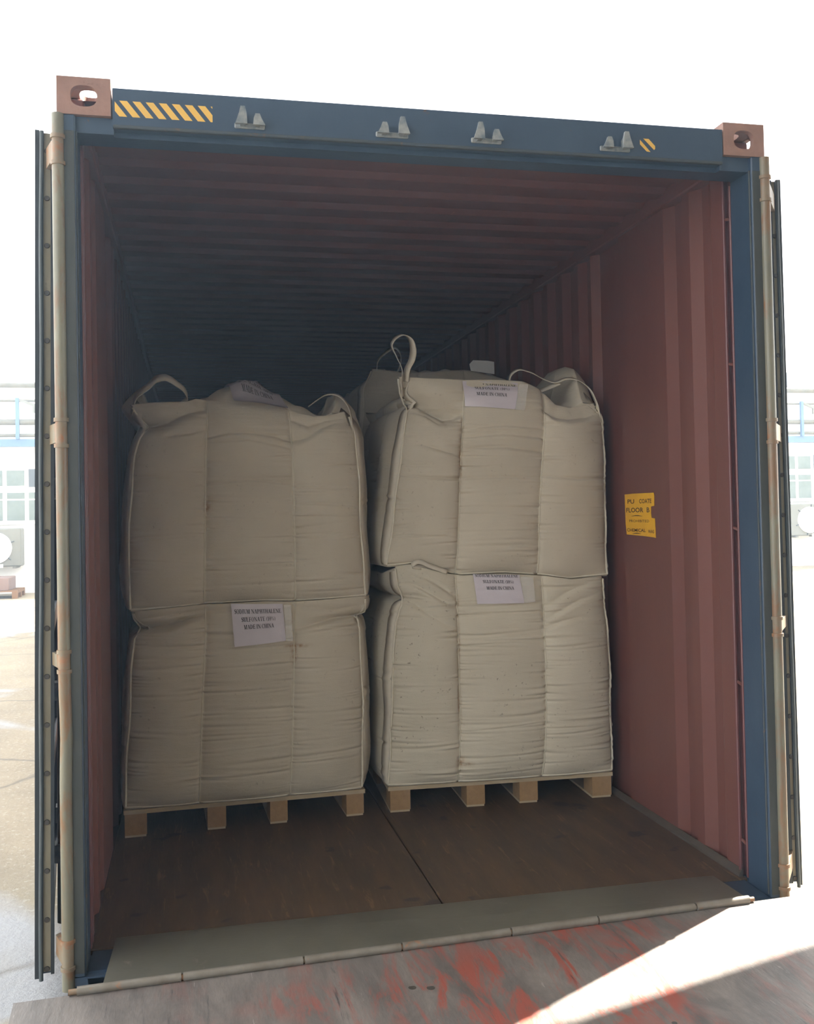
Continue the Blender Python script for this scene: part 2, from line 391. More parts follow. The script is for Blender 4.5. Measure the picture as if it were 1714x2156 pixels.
# --- corrugated side walls
def wall_profile():
    pts = [(0.205, 0.0), (0.30, 0.0)]
    y = .30
    def corr(y, n):
        for _ in range(n):
            pts.extend([(y + .055, .030), (y + .115, .030), (y + .17, 0.0), (y + .23, 0.0)]); y += .23
        return y
    y = corr(y, 2); pts.extend([(1.162, 0.0), (1.178, .036), (1.46, .036), (1.50, 0.0)]); y = 1.50
    while y < LEN - .4: y = corr(y, 1)
    pts.append((LEN - .1, 0.0)); return pts
WP = wall_profile(); XW = 1.166
def wall_x(y): return XW + np.interp(y, [p[0] for p in WP], [p[1] for p in WP])
def wall(side, name):
    zs = (0.12, 2.80); v = []; f = []
    for (y, d) in WP:
        for z in zs:
            v += [(side * (XW + d), y, z), (side * (XW + d + .003), y, z)]
    n = len(WP)
    for i in range(n - 1):
        a = i * 4; b = a + 4
        f += [(a, b, b + 2, a + 2), (a + 1, a + 3, b + 3, b + 1), (a + 2, b + 2, b + 3, a + 3), (a, a + 1, b + 1, b)]
    f += [(0, 2, 3, 1), (4 * n - 4, 4 * n - 3, 4 * n - 1, 4 * n - 2)]
    o = make(name, v, f, RED, CT); o['label'] = 'red-brown corrugated side wall'; return o
wall(-1, 'side_wall'); wall(1, 'side_wall')
# --- corrugated roof, ridges across
v = []; f = []; ys = [(.10, 2.858), (.40, 2.858)]; y = .40
while y < LEN - .4:
    ys += [(y + .035, 2.840), (y + .105, 2.840), (y + .14, 2.858), (y + .209, 2.858)]; y += .209
ys.append((LEN - .05, 2.858))
for (y, z) in ys:
    for x in (-1.17, 1.17): v += [(x, y, z), (x, y, z + .003)]
for i in range(len(ys) - 1):
    a = i * 4; b = a + 4
    f += [(a, a + 2, b + 2, b), (a + 1, b + 1, b + 3, a + 3), (a, b, b + 1, a + 1), (a + 2, a + 3, b + 3, b + 2)]
make('roof_panel', v, f, RED, CT)
for s in (-1, 1):
    MB().bbox(min(s * 1.145, s * 1.215), max(s * 1.145, s * 1.215), .1, LEN - .05, 2.795, 2.868, .006).build('top_rail', RED, CT)
    MB().bbox(min(s * 1.172, s * 1.216), max(s * 1.172, s * 1.216), .1, LEN - .05, .02, .128, .006).build('bottom_rail', NAVY, CT)
    # dusty floor angle along the wall
    p = [(s * 1.168, .131), (s * 1.150, .131), (s * 1.152, .140), (s * 1.164, .158), (s * 1.168, .158)]
    m = MB(); m.prism(p, (0, .19, 0), (1, 0, 0), (0, 0, 1), (0, 1, 0), LEN - .4)
    if s < 0:
        m = MB(); m.prism([(-1.2, .1305), (-1.163, .1305), (-1.163, .136), (-1.2, .136)], (0, .19, 0), (1, 0, 0), (0, 0, 1), (0, 1, 0), LEN - .4)
    m.build('floor_angle', DUST, CT)
MB().box(-1.2, 1.2, LEN - .06, LEN - .03, .1, 2.86).build('end_wall', RED, CT)
# --- plywood floor panels
yy = .168; k = 0
while yy < LEN - .3:
    y1 = min(yy + 2.4, LEN - .07)
    for (x0, x1) in ((-1.172, .0175), (.0235, 1.172)):
        MB().bbox(x0, x1, yy, y1 - .004, .103, .131, .003).build('floor_panel', FLOORM, CT)
    yy = y1; k += 1
MB().box(-1.17, 1.17, .168, LEN - .07, .06, .1025).build('floor_bearer', NAVY, CT)
# --- door sill
sp = [(.0, .0), (.0, .112), (.03, .122), (.165, .127), (.165, .0)]
m = MB(); m.prism(sp, (-1.16, 0, 0), (0, 1, 0), (0, 0, 1), (1, 0, 0), 2.32); m.build('door_sill', NAVY, CT)
# --- header beam with lower seat
hp = [(0, 2.750), (0, 2.868), (.012, 2.872), (.10, 2.872), (.13, 2.86), (.13, 2.727), (.045, 2.727), (.045, 2.744), (.008, 2.746)]
m = MB(); m.prism(hp, (-1.052, 0, 0), (0, 1, 0), (0, 0, 1), (1, 0, 0), 2.104); m.build('header_beam', NAVY, CT)
for s in (-1, 1):
    m = MB(); m.prism([(.02, 2.727), (.02, 2.778), (.13, 2.778), (.13, 2.727)], (s * 1.11 - .06, 0, 0), (0, 1, 0), (0, 0, 1), (1, 0, 0), .12)
    m.build('header_corner_plate', NAVY, CT)
MB().bbox(-1.05, 1.05, -.004, .012, 2.742, 2.752, .002).build('header_lip', NAVY_D, CT)
# --- corner posts, grooves, castings, hinge pipes
for s in (-1, 1):
    X = lambda a, b: (min(s * a, s * b), max(s * a, s * b))
    m = MB(); m.bbox(*X(1.165, 1.205), .0, .150, .118, 2.778, .004); m.bbox(*X(1.198, 1.219), .02, .17, .118, 2.778, .003)
    m.build('corner_post', NAVY, CT)
    MB().bbox(*X(1.160, 1.168), .010, .018, .13, 2.73, .002).build('post_bead', NAVY_D, CT)
    MB().bbox(*X(1.168, 1.199), -.0015, .006, .13, 2.726, .001).build('gasket_seat', SEAT, CT)
    gr = MB(); gr.box(*X(1.19, 1.206), .150, .212, .12, 2.80); gr.box(*X(1.1685, 1.206), .212, .216, .12, 2.80); gr.bbox(*X(1.160, 1.172), .147, .156, .14, 2.72, .003)
    gr.bbox(*X(1.160, 1.172), .196, .21, .14, 2.76, .003)
    gro = gr.build('lashing_groove', RED_G, CT)
    for z in (2.60, 2.05, 1.43, .85, .26):
        MB().tube((s * 1.172, .15, z - .006), (s * 1.172, .204, z + .006), .006, 10).build('lashing_rod', RED, gro, True)
    # castings with their three oblong holes
    for (z0, z1) in ((2.778, 2.896), (0.0, .118)):
        xi, xo = s * 1.057, s * 1.219; c = MB(); xm = (xi + xo) / 2; zm = (z0 + z1) / 2
        c.holed((xm, 0, zm), (1, 0, 0), (0, 0, 1), (0, 1, 0), .162, .118, .040, .0335, .024)
        c.holed((xo, .101, zm), (0, 1, 0), (0, 0, 1), (-s, 0, 0), .154, .118, .050, .0335, .022)
        zt = z1 if z1 > 1 else z0
        c.holed((xm + s * -.011, .101, zt), (1, 0, 0), (0, 1, 0), (0, 0, -1 if z1 > 1 else 1), .139, .153, .032, .058, .024)
        zb = z0 if z1 > 1 else z1 - .02
        c.box(min(xi, xo) + .023, max(xi, xo) - .023, .0245, .158, zb + .001, zb + .02)
        c.box(*X(1.0575, 1.075), .0245, .176, z0 + .002, z1 - .026)
        c.box(min(xi, xo) + .0235, max(xi, xo) - .0235, .160, .1775, z0 + .002, z0 + .026)
        c.build('corner_casting', CAST if z1 > 1 else NAVY, CT)
    # the long round hinge pipe in lengths, knuckles between
    seg = [(2.775, 2.705), (2.618, 1.826), (1.742, 1.114), (1.05, .235), (.150, .085)]
    for (a, b) in seg:
        m = MB(); zs = np.linspace(a, b, max(2, int((a - b) / .06)))
        bend = lambda z: (.0035 * math.exp(-((z - .86) / .09) ** 2) if s < 0 else 0)
        m.path([(s * 1.2165 + bend(z), .0, z) for z in zs], .0185, 20); m.build('hinge_pipe', PIPE, CT, True)
    for (a, b) in ((2.703, 2.62), (1.824, 1.744), (1.112, 1.052), (.233, .152)):
        m = MB(); m.tube((s * 1.2165, 0, b), (s * 1.2165, 0, a), .0178, 20)
        for z in (a, b): m.tube((s * 1.2165, 0, z - .006), (s * 1.2165, 0, z + .006), .0225, 20)
        hk = m.build('hinge_knuckle', KNUCK, CT, True)
        m = MB(); m.prism([(s * 1.222, .012), (s * 1.234, .0), (s * 1.262, .085), (s * 1.25, .10)] if s < 0 else [(1.222, .012), (1.234, .0), (1.355, .155), (1.335, .165)], (0, 0, b + .01), (1, 0, 0), (0, 1, 0), (0, 0, 1), a - b - .02)
        m.build('hinge_blade', KNUCK, hk)
    # --- the door leaf folded back along the side
    tl = math.radians(6.0 if s < 0 else 4.5); D = np.array((s * math.sin(tl), math.cos(tl), 0)); N = np.array((s * math.cos(tl), -math.sin(tl), 0)); Z = np.array((0, 0, 1.))
    Z = np.array((.0118 if s < 0 else -.004, 0, 1.)); B0 = np.array((-1.2800, .105, 0)) if s < 0 else np.array((1.340, .168, 0))
    def slab(mb, u0, u1, n0, n1, z0, z1):
        mb.prism([(u0, n0), (u1, n0), (u1, n1), (u0, n1)], B0 + z0 * Z, D, N, Z, z1 - z0)
    m = MB()
    slab(m, .0, .06, .0, .040, .10, 2.75); slab(m, 1.10, 1.16, .0, .04, .10, 2.75)
    slab(m, .06, 1.10, .0, .04, .10, .2); slab(m, .06, 1.10, .0, .04, 2.65, 2.75)
    for k in range(5):
        za = .2 + k * .49; slab(m, .06, 1.10, .012, .036, za, za + .42); slab(m, .06, 1.10, .0, .02, za + .42, min(za + .49, 2.65))
    door = m.build('container_door', NAVY, CT); door['label'] = 'blue door leaf folded back beside the container'
    n0, n1, n2 = (.002, .024, .030) if s < 0 else (.014, .026, .033)
    m = MB(); slab(m, -.012, .002, n0, n1, .11, 2.745); m.build('gasket_retainer', GALV, door)
    m = MB(); m.path([B0 - .016 * D + (n2 + .0012 * math.sin(z * 9 + s)) * N + z * Z for z in np.linspace(.085, 2.75, 60)], .0066, 10); m.build('gasket', RUBBER_G, door, True)
    m = MB(); slab(m, -.010, .01, n2 + .006, n2 + .019, .09, 2.755); m.build('gasket_lip', RUBBER, door)
    m = MB(); slab(m, -.014, .002, -.009, n0 - .0005, .10, 2.75); m.build('gasket_fin', RUBBER, door)
    for k in range(18):
        z = .118 + k * .1512; P = B0 - .0125 * D + (n0 + n1) / 2 * N + z * Z
        MB().tube(P, P - .004 * D, .0088, 12, .0075).build('bolt', BOLT, door)
    for u in (.30, .78):
        m = MB(); m.tube(B0 + u * D - .03 * N + .14 * Z, B0 + u * D - .03 * N + 2.72 * Z, .017, 14)
        lb = m.build('locking_bar', PIPE, door, True)
        for z in (.35, .9, 1.6, 2.3): (lambda q: (slab(q, u - .03, u + .03, -.05, .0, z, z + .06), q.build('bar_bracket', STEEL, lb)))(MB())
        m = MB(); slab(m, u, u + .42, -.045, -.032, 1.15 if u < .5 else 1.3, 1.19 if u < .5 else 1.34); m.build('door_handle', STEEL, lb)

# --- cam keepers on the header
def keeper(x_t, x_s):
    m = MB(); x0, x1 = min(x_t, x_s) - .025, max(x_t, x_s) + .025
    m.bbox(x0, x1, -.006, .004, 2.764, 2.782, .003)
    for (x, h, d) in ((x_t, .056, .038), (x_s, .036, .034)):
        sg = 1 if x_t > x_s else -1; sg = sg if x == x_t else -sg
        m.prism([(x - .014 - (.010 if sg < 0 else 0), 0), (x + .014 + (.010 if sg > 0 else 0), 0), (x + .012, h * .62), (x + .007, h), (x - .007, h), (x - .012, h * .62)], (0, -d, 2.768), (1, 0, 0), (0, 0, 1), (0, 1, 0), .012)
        m.prism([(-d + .011, .001), (.002, .001), (.002, h * .6), (-d + .014, h * .8), (-d + .011, h * .7)], (x - .007, 0, 2.768), (0, 1, 0), (0, 0, 1), (1, 0, 0), .014)
    return m.build('cam_keeper', STEEL, CT)
for a, b in ((-.650, -.603), (-.128, -.188), (.140, .197), (.668, .606)): keeper(a, b)
# --- yellow hazard stripes
def clip(poly, x0, x1):
    for (val, keep) in ((x0, lambda p: p[0] >= x0 - 1e-9), (x1, lambda p: p[0] <= x1 + 1e-9)):
        out = []
        for i in range(len(poly)):
            a, b = poly[i - 1], poly[i]
            if keep(a) != keep(b):
                t = (val - a[0]) / (b[0] - a[0]); out.append((val, a[1] + t * (b[1] - a[1])))
            if keep(b): out.append(b)
        poly = out
        if not poly: return []
    return poly
for k in range(-1, 8):
    xt = -1.031 + k * .0402
    P = clip([(xt, 2.829), (xt + .0235, 2.829), (xt + .0635, 2.779), (xt + .04, 2.779)], -1.045, -.744)
    if len(P) > 2: MB().prism(P, (0, .0005, 0), (1, 0, 0), (0, 0, 1), (0, -1, 0), .0015).build('hazard_stripe', YEL, CT)
for P in ([(.746, 2.817), (.766, 2.817), (.790, 2.793), (.790, 2.783), (.786, 2.779)], [(.733, 2.812), (.733, 2.796), (.758, 2.772), (.772, 2.771)]):
    MB().prism(P, (0, .0005, 0), (1, 0, 0), (0, 0, 1), (0, -1, 0), .0015).build('hazard_stripe', YEL, CT)
# --- yellow warning sticker on the flat panel of the right-hand wall
SY0, SY1, SZ0, SZ1 = 1.150, .838, 1.383, 1.582           # left/right edge (y), bottom/top
xs = XW - .0008
def st(u, v_, d=0.0): return (xs - d, SY0 + (SY1 - SY0) * u, SZ0 + (SZ1 - SZ0) * v_)
outl = [(0, .99), (.3, 1), (.965, 1), (.98, .93), (.975, .71), (.90, .70), (.87, .69), (.865, .55), (.88, .44), (.92, .435), (.985, .43), (1, .0), (.93, .01), (.6, .03), (.04, .05), (.01, .3)]
m = MB(); n_ = len(outl)
m.add([st(u, w) for u, w in outl] + [st(u, w, .0014) for u, w in outl], [tuple(range(n_)), tuple(range(2 * n_ - 1, n_ - 1, -1))] + [(k, n_ + k, n_ + (k + 1) % n_, (k + 1) % n_) for k in range(n_)])
sticker = m.build('warning_sticker', STICK, CT); sticker['label'] = 'torn yellow sticker about the coated floor board'
def sticker_text(s, u0, v0, w, h, bold=.015):
    p, f_ = text2d(s, w, h, bold); make('lettering', [st(u0 + a, v0 + b, .0022) for a, b in p], f_, INK_R, sticker)
sticker_text('PU', .10, .77, .23, .10); sticker_text('COATE', .50, .77, .40, .10)
sticker_text('FLOOR', .05, .565, .58, .11); sticker_text('B', .74, .565, .09, .11)
sticker_text('PROHIBITED', .15, .34, .66, .058, .0); sticker_text('CHEMICAL', .06, .12, .63, .075); sticker_text('WAS', .77, .10, .19, .075)
for (u0, u1, w) in ((.22, .60, .48), (.24, .54, .075)):
    m = MB(); K = 10; top = []; bot = []
    for i in range(K + 1):
        t = i / K; a = u0 + (u1 - u0) * t; hh = .022 * math.sin(math.pi * t); top.append(st(a, w + hh, .0022)); bot.append(st(a, w + hh * .3 - .004, .0022))
    m.add(top + bot, [(i, i + 1, K + 2 + i, K + 1 + i) for i in range(K)]); m.build('underline', INK_R, sticker)

# ================================================================== LOADING RAMP
e0 = np.array((-1.1643, -.2798)); e1 = np.array((.9665, -.182)); ed = (e1 - e0) / np.linalg.norm(e1 - e0); en = np.array((ed[1], -ed[0]))   # en points towards the camera
RP = empty('loading_ramp', (-.05, -1.2, 0), 'worn red steel loading ramp with grey lip plate on the container sill', 'ramp')
def rp(a, b, z): q = e0 + ed * a + en * b; return (q[0], q[1], z)
zr = lambda b: .195 - .030 * b
A0, A1, BL = -.163, 2.62, 3.8
m = MB()
m.add([rp(A0, .004, zr(0)), rp(A1, .004, zr(0)), rp(A1, BL, zr(BL)), rp(A0, BL, zr(BL)), rp(A0, .004, zr(0) - .014), rp(A1, .004, zr(0) - .014), rp(A1, BL, zr(BL) - .014), rp(A0, BL, zr(BL) - .014)],
      [(0, 3, 2, 1), (4, 5, 6, 7), (0, 1, 5, 4), (1, 2, 6, 5), (2, 3, 7, 6), (3, 0, 4, 7)])
m.build('deck_plate', DECK, RP)
for a in (A0 + .03, .5, 1.2, 1.9, A1 - .09):
    m = MB(); m.add([rp(a, .03, zr(.03) - .015), rp(a + .06, .03, zr(.03) - .015), rp(a + .06, BL - .3, zr(BL - .3) - .015), rp(a, BL - .3, zr(BL - .3) - .015), rp(a, .03, 0), rp(a + .06, .03, 0), rp(a + .06, BL - .3, 0), rp(a, BL - .3, 0)],
        [(0, 3, 2, 1), (4, 5, 6, 7), (0, 1, 5, 4), (1, 2, 6, 5), (2, 3, 7, 6), (3, 0, 4, 7)]); m.build('ramp_beam', NAVY_D, RP)
# lip plate lying on the floor
lf = [(-1.090, .235), (1.045, .222)]; ln = [rp(.071, -.008, 0), rp(2.13, -.008, 0)]
m = MB()
vv = [(lf[0][0], lf[0][1], .134), (lf[1][0], lf[1][1], .134), (lf[1][0], lf[1][1] - .03, .1445), (lf[0][0], lf[0][1] - .03, .1445), (ln[1][0], ln[1][1], .208), (ln[0][0], ln[0][1], .208)]
m.add(vv + [(lf[0][0], lf[0][1], .1315), (lf[1][0], lf[1][1], .1315), (ln[1][0], ln[1][1], .196), (ln[0][0], ln[0][1], .196)],
      [(0, 1, 2, 3), (3, 2, 4, 5), (6, 9, 8, 7), (0, 6, 7, 1), (1, 7, 8, 4, 2), (5, 9, 6, 0, 3), (4, 8, 9, 5)])
m.build('lip_plate', LIP, RP)
# hinge knuckles
cuts = [0.0]
for (x, y) in ((-.8766, -.2525), (-.5277, -.2349), (-.2302, -.217), (.1212, -.2083), (.4163, -.2016), (.7653, -.2018)): cuts.append(float((np.array((x, y)) - e0) @ ed))
cuts.append(2.133)
for i in range(len(cuts) - 1):
    a, b = cuts[i] + .003, cuts[i + 1] - .003; r = .0125 if i not in (4, 6) else .0135
    MB().tube(rp(a, .006, .205), rp(b, .006, .205), r, 14).build('hinge_knuckle', LIPR, RP, True)
MB().tube(rp(-.02, .006, .204), rp(2.15, .006, .204), .008, 10).build('hinge_pin', KNUCK, RP, True)
for (x, y, lipq, r) in ((-.2469, -.4719, 0, .0125), (-.1968, -.4853, 0, .013), (-.1978, .0422, 1, .0085), (-.1536, .0461, 1, .0085), (.3755, -.8149, 0, .008), (.2953, .0006, 1, .008)):
    if not lipq: z = zr(float((np.array((x, y)) - e0) @ en)) + .0004
    else:
        t_ = (.205 - y) / (.205 + .215); z = .1445 + (.208 - .1445) * t_ + .0008
    MB().tube((x, y, z - .003), (x, y, z), r, 16, r * .92).build('plug_hole', BOLT, RP)

# ================================================================== PALLETS
def pallet(loc_fl, fl, fr, label, xs_blocks, depth=1.06):
    """fl, fr: front corners (x, y); built from deck, skids and blocks"""
    fl = np.array(fl); fr = np.array(fr); d = (fr - fl) / np.linalg.norm(fr - fl); nb = np.array((-d[1], d[0])); W = np.linalg.norm(fr - fl)
    r = empty('wooden_pallet', (*(fl + d * W / 2 + nb * depth / 2), .131), label, 'pallet', 'pallets under the bulk bags')
    def bx(name, a0, a1, b0, b1, z0, z1, mt):
        m = MB(); P = lambda a, b, z: (*(fl + d * a + nb * b), z)
        m.add([P(a0, b0, z0), P(a1, b0, z0), P(a1, b1, z0), P(a0, b1, z0), P(a0, b0, z1), P(a1, b0, z1), P(a1, b1, z1), P(a0, b1, z1)],
              [(3, 2, 1, 0), (4, 5, 6, 7), (0, 1, 5, 4), (1, 2, 6, 5), (2, 3, 7, 6), (3, 0, 4, 7)]); return m.build(name, mt, r)
    bx('deck_sheet', -.004, W + .004, -.004, depth, .2325, .251, PLY)
    for (a0, a1) in xs_blocks:
        bx('bottom_skid', a0, a1 - .003, .004, depth - .01, .1315, .1415, PLY)
        for b0 in (0.0, depth / 2 - .06, depth - .13): bx('block', a0, a1, b0, b0 + .12, .1415, .2325, CHIP)
    return r
PF_L = ((-1.128, 1.305), (-.070, 1.345)); PF_R = ((.046, 1.345), (1.128, 1.298))
pallet(None, *PF_L, 'chipboard-block pallet under the left stack of bulk bags', ((.0, .093), (.352, .433), (.628, .706), (.976, 1.056)))
pallet(None, *PF_R, 'chipboard-block pallet under the right stack of bulk bags', ((.006, .1), (.368, .455), (.624, .713), (.984, 1.08)))
pallet(None, (.10, 2.59), (1.14, 2.59), 'pallet behind the right front pallet', ((.0, .09), (.33, .42), (.62, .71), (.95, 1.04)))

# ================================================================== BULK BAGS
class Bag:
    """woven bulk bag: 4 sides x 3 baffle columns, wrinkles and folds as real relief"""
    def __init__(s, FL, FR, S1, S2, yF, z0, z1, depth=1.06, side=(.06, .06), fill=None, mound=(0, 0, 0, .3), rimL=0, rimR=0, lean=0.0,
                 folds=(), nwr=26, seed=1, stains=(), wamp=1.0, backrim=None):
        s.__dict__.update(locals()); s.r = np.random.default_rng(seed); s.wr = {}
        zlo, zhi = min(p[1] for p in z0), max(p[1] for p in z1)
        for sd_ in range(4):
            for c in range(3):
                L = []
                for k in range(int(nwr * 1.55) if sd_ == 0 else nwr // 2):
                    full = s.r.random() < .22
                    L.append((s.r.uniform(zlo + .02, zhi - .08), s.r.choice([0., 1.]), s.r.uniform(-.05, .05), s.r.uniform(.35, .8) if full else s.r.uniform(.08, .3),
                              s.r.uniform(.0025, .0105) * wamp, s.r.uniform(.0026, .0075), s.r.uniform(-.02, .02)))
                s.wr[(sd_, c)] = L
    def zz(s, sd_, x, y, v):
        f0, f1 = s.yF[0], s.yF[1]
        if sd_ == 0: a, b = ipl(x, s.z0), ipl(x, s.z1)
        else:
            xL, xR = s.z0[0][0], s.z0[-1][0]; tt = np.clip((x - xL) / (xR - xL), 0, 1)
            a = ipl(x, s.z0); kz = np.clip((y - min(f0, f1)) / .25, 0, 1)
            b = ipl(x, s.z1); bm = s.backrim if s.backrim else float(np.mean([p[1] for p in s.z1]))
            b = b * (1 - kz) + bm * kz
            if sd_ == 1: b = b + s.rimR * np.clip((y - f1) / .12, 0, 1) * np.clip((f1 + 1.0 - y) / .5, 0, 1)
            if sd_ == 3: b = b + s.rimL * np.clip((y - f0) / .12, 0, 1) * np.clip((f0 + 1.0 - y) / .5, 0, 1)
        return a + v * (b - a), a, b
    def S(s, sd_, c, w, v, out=0.0, relief=True):
        """surface point; w 0..1 inside column c, v 0..1 bottom to rim"""
        w = np.asarray(w, float); v = np.asarray(v, float); w, v = np.broadcast_arrays(w, v)
        z = np.full(w.shape, .0)
        # iterate z once: lines depend on z
        zg0 = float(np.mean([p[1] for p in s.z0])); zg1 = float(np.mean([p[1] for p in s.z1])); zi = zg0 + v * (zg1 - zg0)
        for _ in range(2):
            FL, FR, S1, S2 = ipl(zi, s.FL), ipl(zi, s.FR), ipl(zi, s.S1), ipl(zi, s.S2)
            if sd_ == 0:
                e = (FL, S1, S2, FR); x = e[c] + (e[c + 1] - e[c]) * w
                g_ = (x - FL) / (FR - FL); y = s.yF[0] + (s.yF[1] - s.yF[0]) * g_
            else:
                tq = (c + w) / 3.0
                if sd_ == 1: x = FR; y = s.yF[1] + s.depth * tq
                elif sd_ == 2: x = FR + (FL - FR) * tq; y = s.yF[1] + (s.yF[0] - s.yF[1]) * tq + s.depth
                else: x = FL; y = s.yF[0] + s.depth * (1 - tq)
            zi, a, b = s.zz(sd_, x, y, v)
        z = zi
        prof = 1 - .75 * np.exp(-(z - a) / .045) - (.35 * np.exp(-(b - z) / .07))
        seam = (.0, .050, .050, .0); base = seam[c] + (seam[c + 1] - seam[c]) * w
        bel = np.clip(4 * w * (1 - w), 0, 1) ** .62
        amp = (.050, .034, .050)[c]; sidef = 1.0
        if sd_ == 1: sidef = s.side[1] / .085
        if sd_ == 3: sidef = s.side[0] / .085
        o = (base + bel * amp) * prof * sidef
        if relief:
            wd = .36
            for (zc, sdw, sl, ln, am, sg, cu) in s.wr[(sd_, c)]:
                q = np.abs(w - sdw); zl = zc + sl * q * wd + cu * q * q
                fall = np.exp(-(q / ln) ** 2); dz = z - zl
                o = o + am * fall * (-np.exp(-(dz / sg) ** 2) + .55 * np.exp(-((dz - 1.7 * sg) / (1.6 * sg)) ** 2))
            o = o + .004 * np.sin(7.1 * z + 3 * c + 2.3 * sd_ + s.seed) * bel + .003 * np.sin(17 * z + 5 * w + s.seed * 2) * bel
            for F in s.folds:
                if F['side'] != sd_ or c not in F['cols']: continue
                g_ = (c + w) / 3.0; zc = ipl(g_, F['line']); win = ipl(g_, F['win'])
                dz = z - zc
                o = o - 1.75 * F['d'] * win * np.where(dz > 0, np.exp(-np.abs(dz) / F['up']), np.exp(-np.abs(dz) / F['dn']))
                o = o + F.get('ridge', 0) * win * np.exp(-((dz + F['dn'] * 2.2) / (F['dn'] * 1.6)) ** 2)
        o = o + out
        nx, ny = ((0, -1), (1, 0), (0, 1), (-1, 0))[sd_]
        lean = s.lean * np.clip((v - .9) / .1, 0, 1) ** 1.5 * (1.0 if sd_ in (1, 3) else .25)
        k = o - lean
        return np.stack([x + nx * k, y + ny * k, z], -1)
    def build(s, root, mat_, rows=230, name='body'):
        NC = (34, 14, 8, 14); V = np.linspace(0, 1, rows); V = V + .0 * V
        cols = []; stn = []
        for sd_ in range(4):
            for c in range(3):
                n = NC[sd_]
                for i in range(n):
                    w = i / n; w = .5 - .5 * math.cos(math.pi * w) if sd_ != 0 else w
                    P = s.S(sd_, c, w, V); cols.append(P)
                    st_ = np.zeros(rows)
                    if sd_ == 0:
                        for (x, z, rx, rz) in s.stains: st_ = np.maximum(st_, np.exp(-((P[:, 0] - x) / rx) ** 2 - ((P[:, 2] - z) / rz) ** 2))
                    stn.append(st_)
        G = np.array(cols); n = len(G)                       # n columns x rows x 3
        verts = [G]; st_all = [np.array(stn)]
        ctr = G[:, -1, :].mean(0); rim = G[:, -1, :].copy(); fill = s.fill if s.fill is not None else ctr[2]
        rings = [.02, .05, .09, .15, .24, .36, .5, .66, .82, .94]; cap = []
        for rr in rings:
            P = rim + (np.array([ctr[0], ctr[1], 0]) - rim) * np.array([rr, rr, 0])
            f_ = math.exp(-(rr / .07) ** 1.3)
            dx, dy = P[:, 0] - ctr[0], P[:, 1] - ctr[1]
            mz = s.mound[0] * np.exp(-(((dx - s.mound[2]) / s.mound[3]) ** 2 + ((dy - s.mound[1]) / .40) ** 2))
            fold = .014 * np.sin(dx * 21 + dy * 9 + s.seed) * np.sin(dy * 13 - dx * 5) + .008 * np.sin(dx * 47 - dy * 31 + s.seed)
            P[:, 2] = rim[:, 2] * f_ + (fill + mz + fold * min(1, rr * 6)) * (1 - f_); cap.append(P)
        C = np.array(cap); s.cap = C                          # rings x n x 3
        b0 = G[:, 0, :]; bc = b0.mean(0)
        bot = [b0 + (np.array([bc[0], bc[1], 0]) - b0) * np.array([r_, r_, 0]) for r_ in (.05, .5)]
        vv = G.reshape(-1, 3).tolist(); off = len(vv)
        vv += C.reshape(-1, 3).tolist(); off2 = len(vv)
        topz = float(C[-1, :, 2].mean()); vv.append([ctr[0], ctr[1], topz]); tc = len(vv) - 1
        off3 = len(vv); vv += np.array(bot).reshape(-1, 3).tolist(); vv.append(bc.tolist()); bci = len(vv) - 1
        f = []
        for i in range(n):
            j = (i + 1) % n
            a = i * rows; b = j * rows
            f += [(a + k, b + k, b + k + 1, a + k + 1) for k in range(rows - 1)]
            f.append((a + rows - 1, b + rows - 1, off + j, off + i))
            for q in range(len(rings) - 1): f.append((off + q * n + i, off + q * n + j, off + (q + 1) * n + j, off + (q + 1) * n + i))
            f.append((off + (len(rings) - 1) * n + i, off + (len(rings) - 1) * n + j, tc))
            f.append((b, a, off3 + i, off3 + j)); f.append((off3 + j, off3 + i, off3 + n + i, off3 + n + j)); f.append((off3 + n + j, off3 + n + i, bci))
        o = make(name, vv, f, mat_, root, True)
        at = o.data.attributes.new('stain', 'FLOAT', 'POINT'); arr = np.zeros(len(vv)); arr[:off] = np.array(stn).reshape(-1)
        at.data.foreach_set('value', arr)
        return o
    def trims(s, root, front_only=True):
        V = np.linspace(.012, .985, 70)
        # stitched seams on the front
        for c in (1, 2):
            MB().path(s.S(0, c, 0.0, V, .0025), .0026, 6).build('stitched_seam', HEM, root, True)
        # corner webbing: flat band on the side face with a folded edge on the corner
        for sd_, c, w0, w1, cc, cw in ((3, 2, 1.0, .86, 0, 0.0), (1, 0, 0.0, .14, 2, 1.0)):
            a = s.S(sd_, c, w0, V, .004); b = s.S(sd_, c, w1, V, .0045, relief=False); b2 = s.S(sd_, c, w1, V, .0045)
            n_ = len(V); vv = list(a) + list(b2) + list(a + (b2 - a) * 0 + np.array((0, 0, 0)))
            th = np.array((-.004 if sd_ == 3 else .004, 0, 0))
            vv = np.concatenate([a, b2, a + th, b2 + th]); f = []
            for i in range(n_ - 1):
                f += [(2 * n_ + i, 2 * n_ + i + 1, 3 * n_ + i + 1, 3 * n_ + i), (i, i + 1, 2 * n_ + i + 1, 2 * n_ + i), (n_ + i, 3 * n_ + i, 3 * n_ + i + 1, n_ + i + 1)]
            make('corner_webbing', vv, f, WEB, root, True)
            P = s.S(0, cc, cw, V, .004); P[:, 0] += (-.002 if sd_ == 3 else .002)
            P[:, 1] += .003 * np.sin(P[:, 2] * 23 + s.seed); P[:, 0] += .0025 * np.sin(P[:, 2] * 17 + s.seed)
            m = MB(); m.path(P, .0050, 8); m.build('corner_hem', HEM, root, True)
        # hem along the bottom edge of the front
        P = np.concatenate([s.S(0, c, np.linspace(0, 1, 16), .004, .006) for c in range(3)]); P[:, 2] += .004
        m = MB(); m.path(P[::1] + np.array((0, 0, .002)), .0045, 8); m.build('bottom_hem', HEM, root, True)
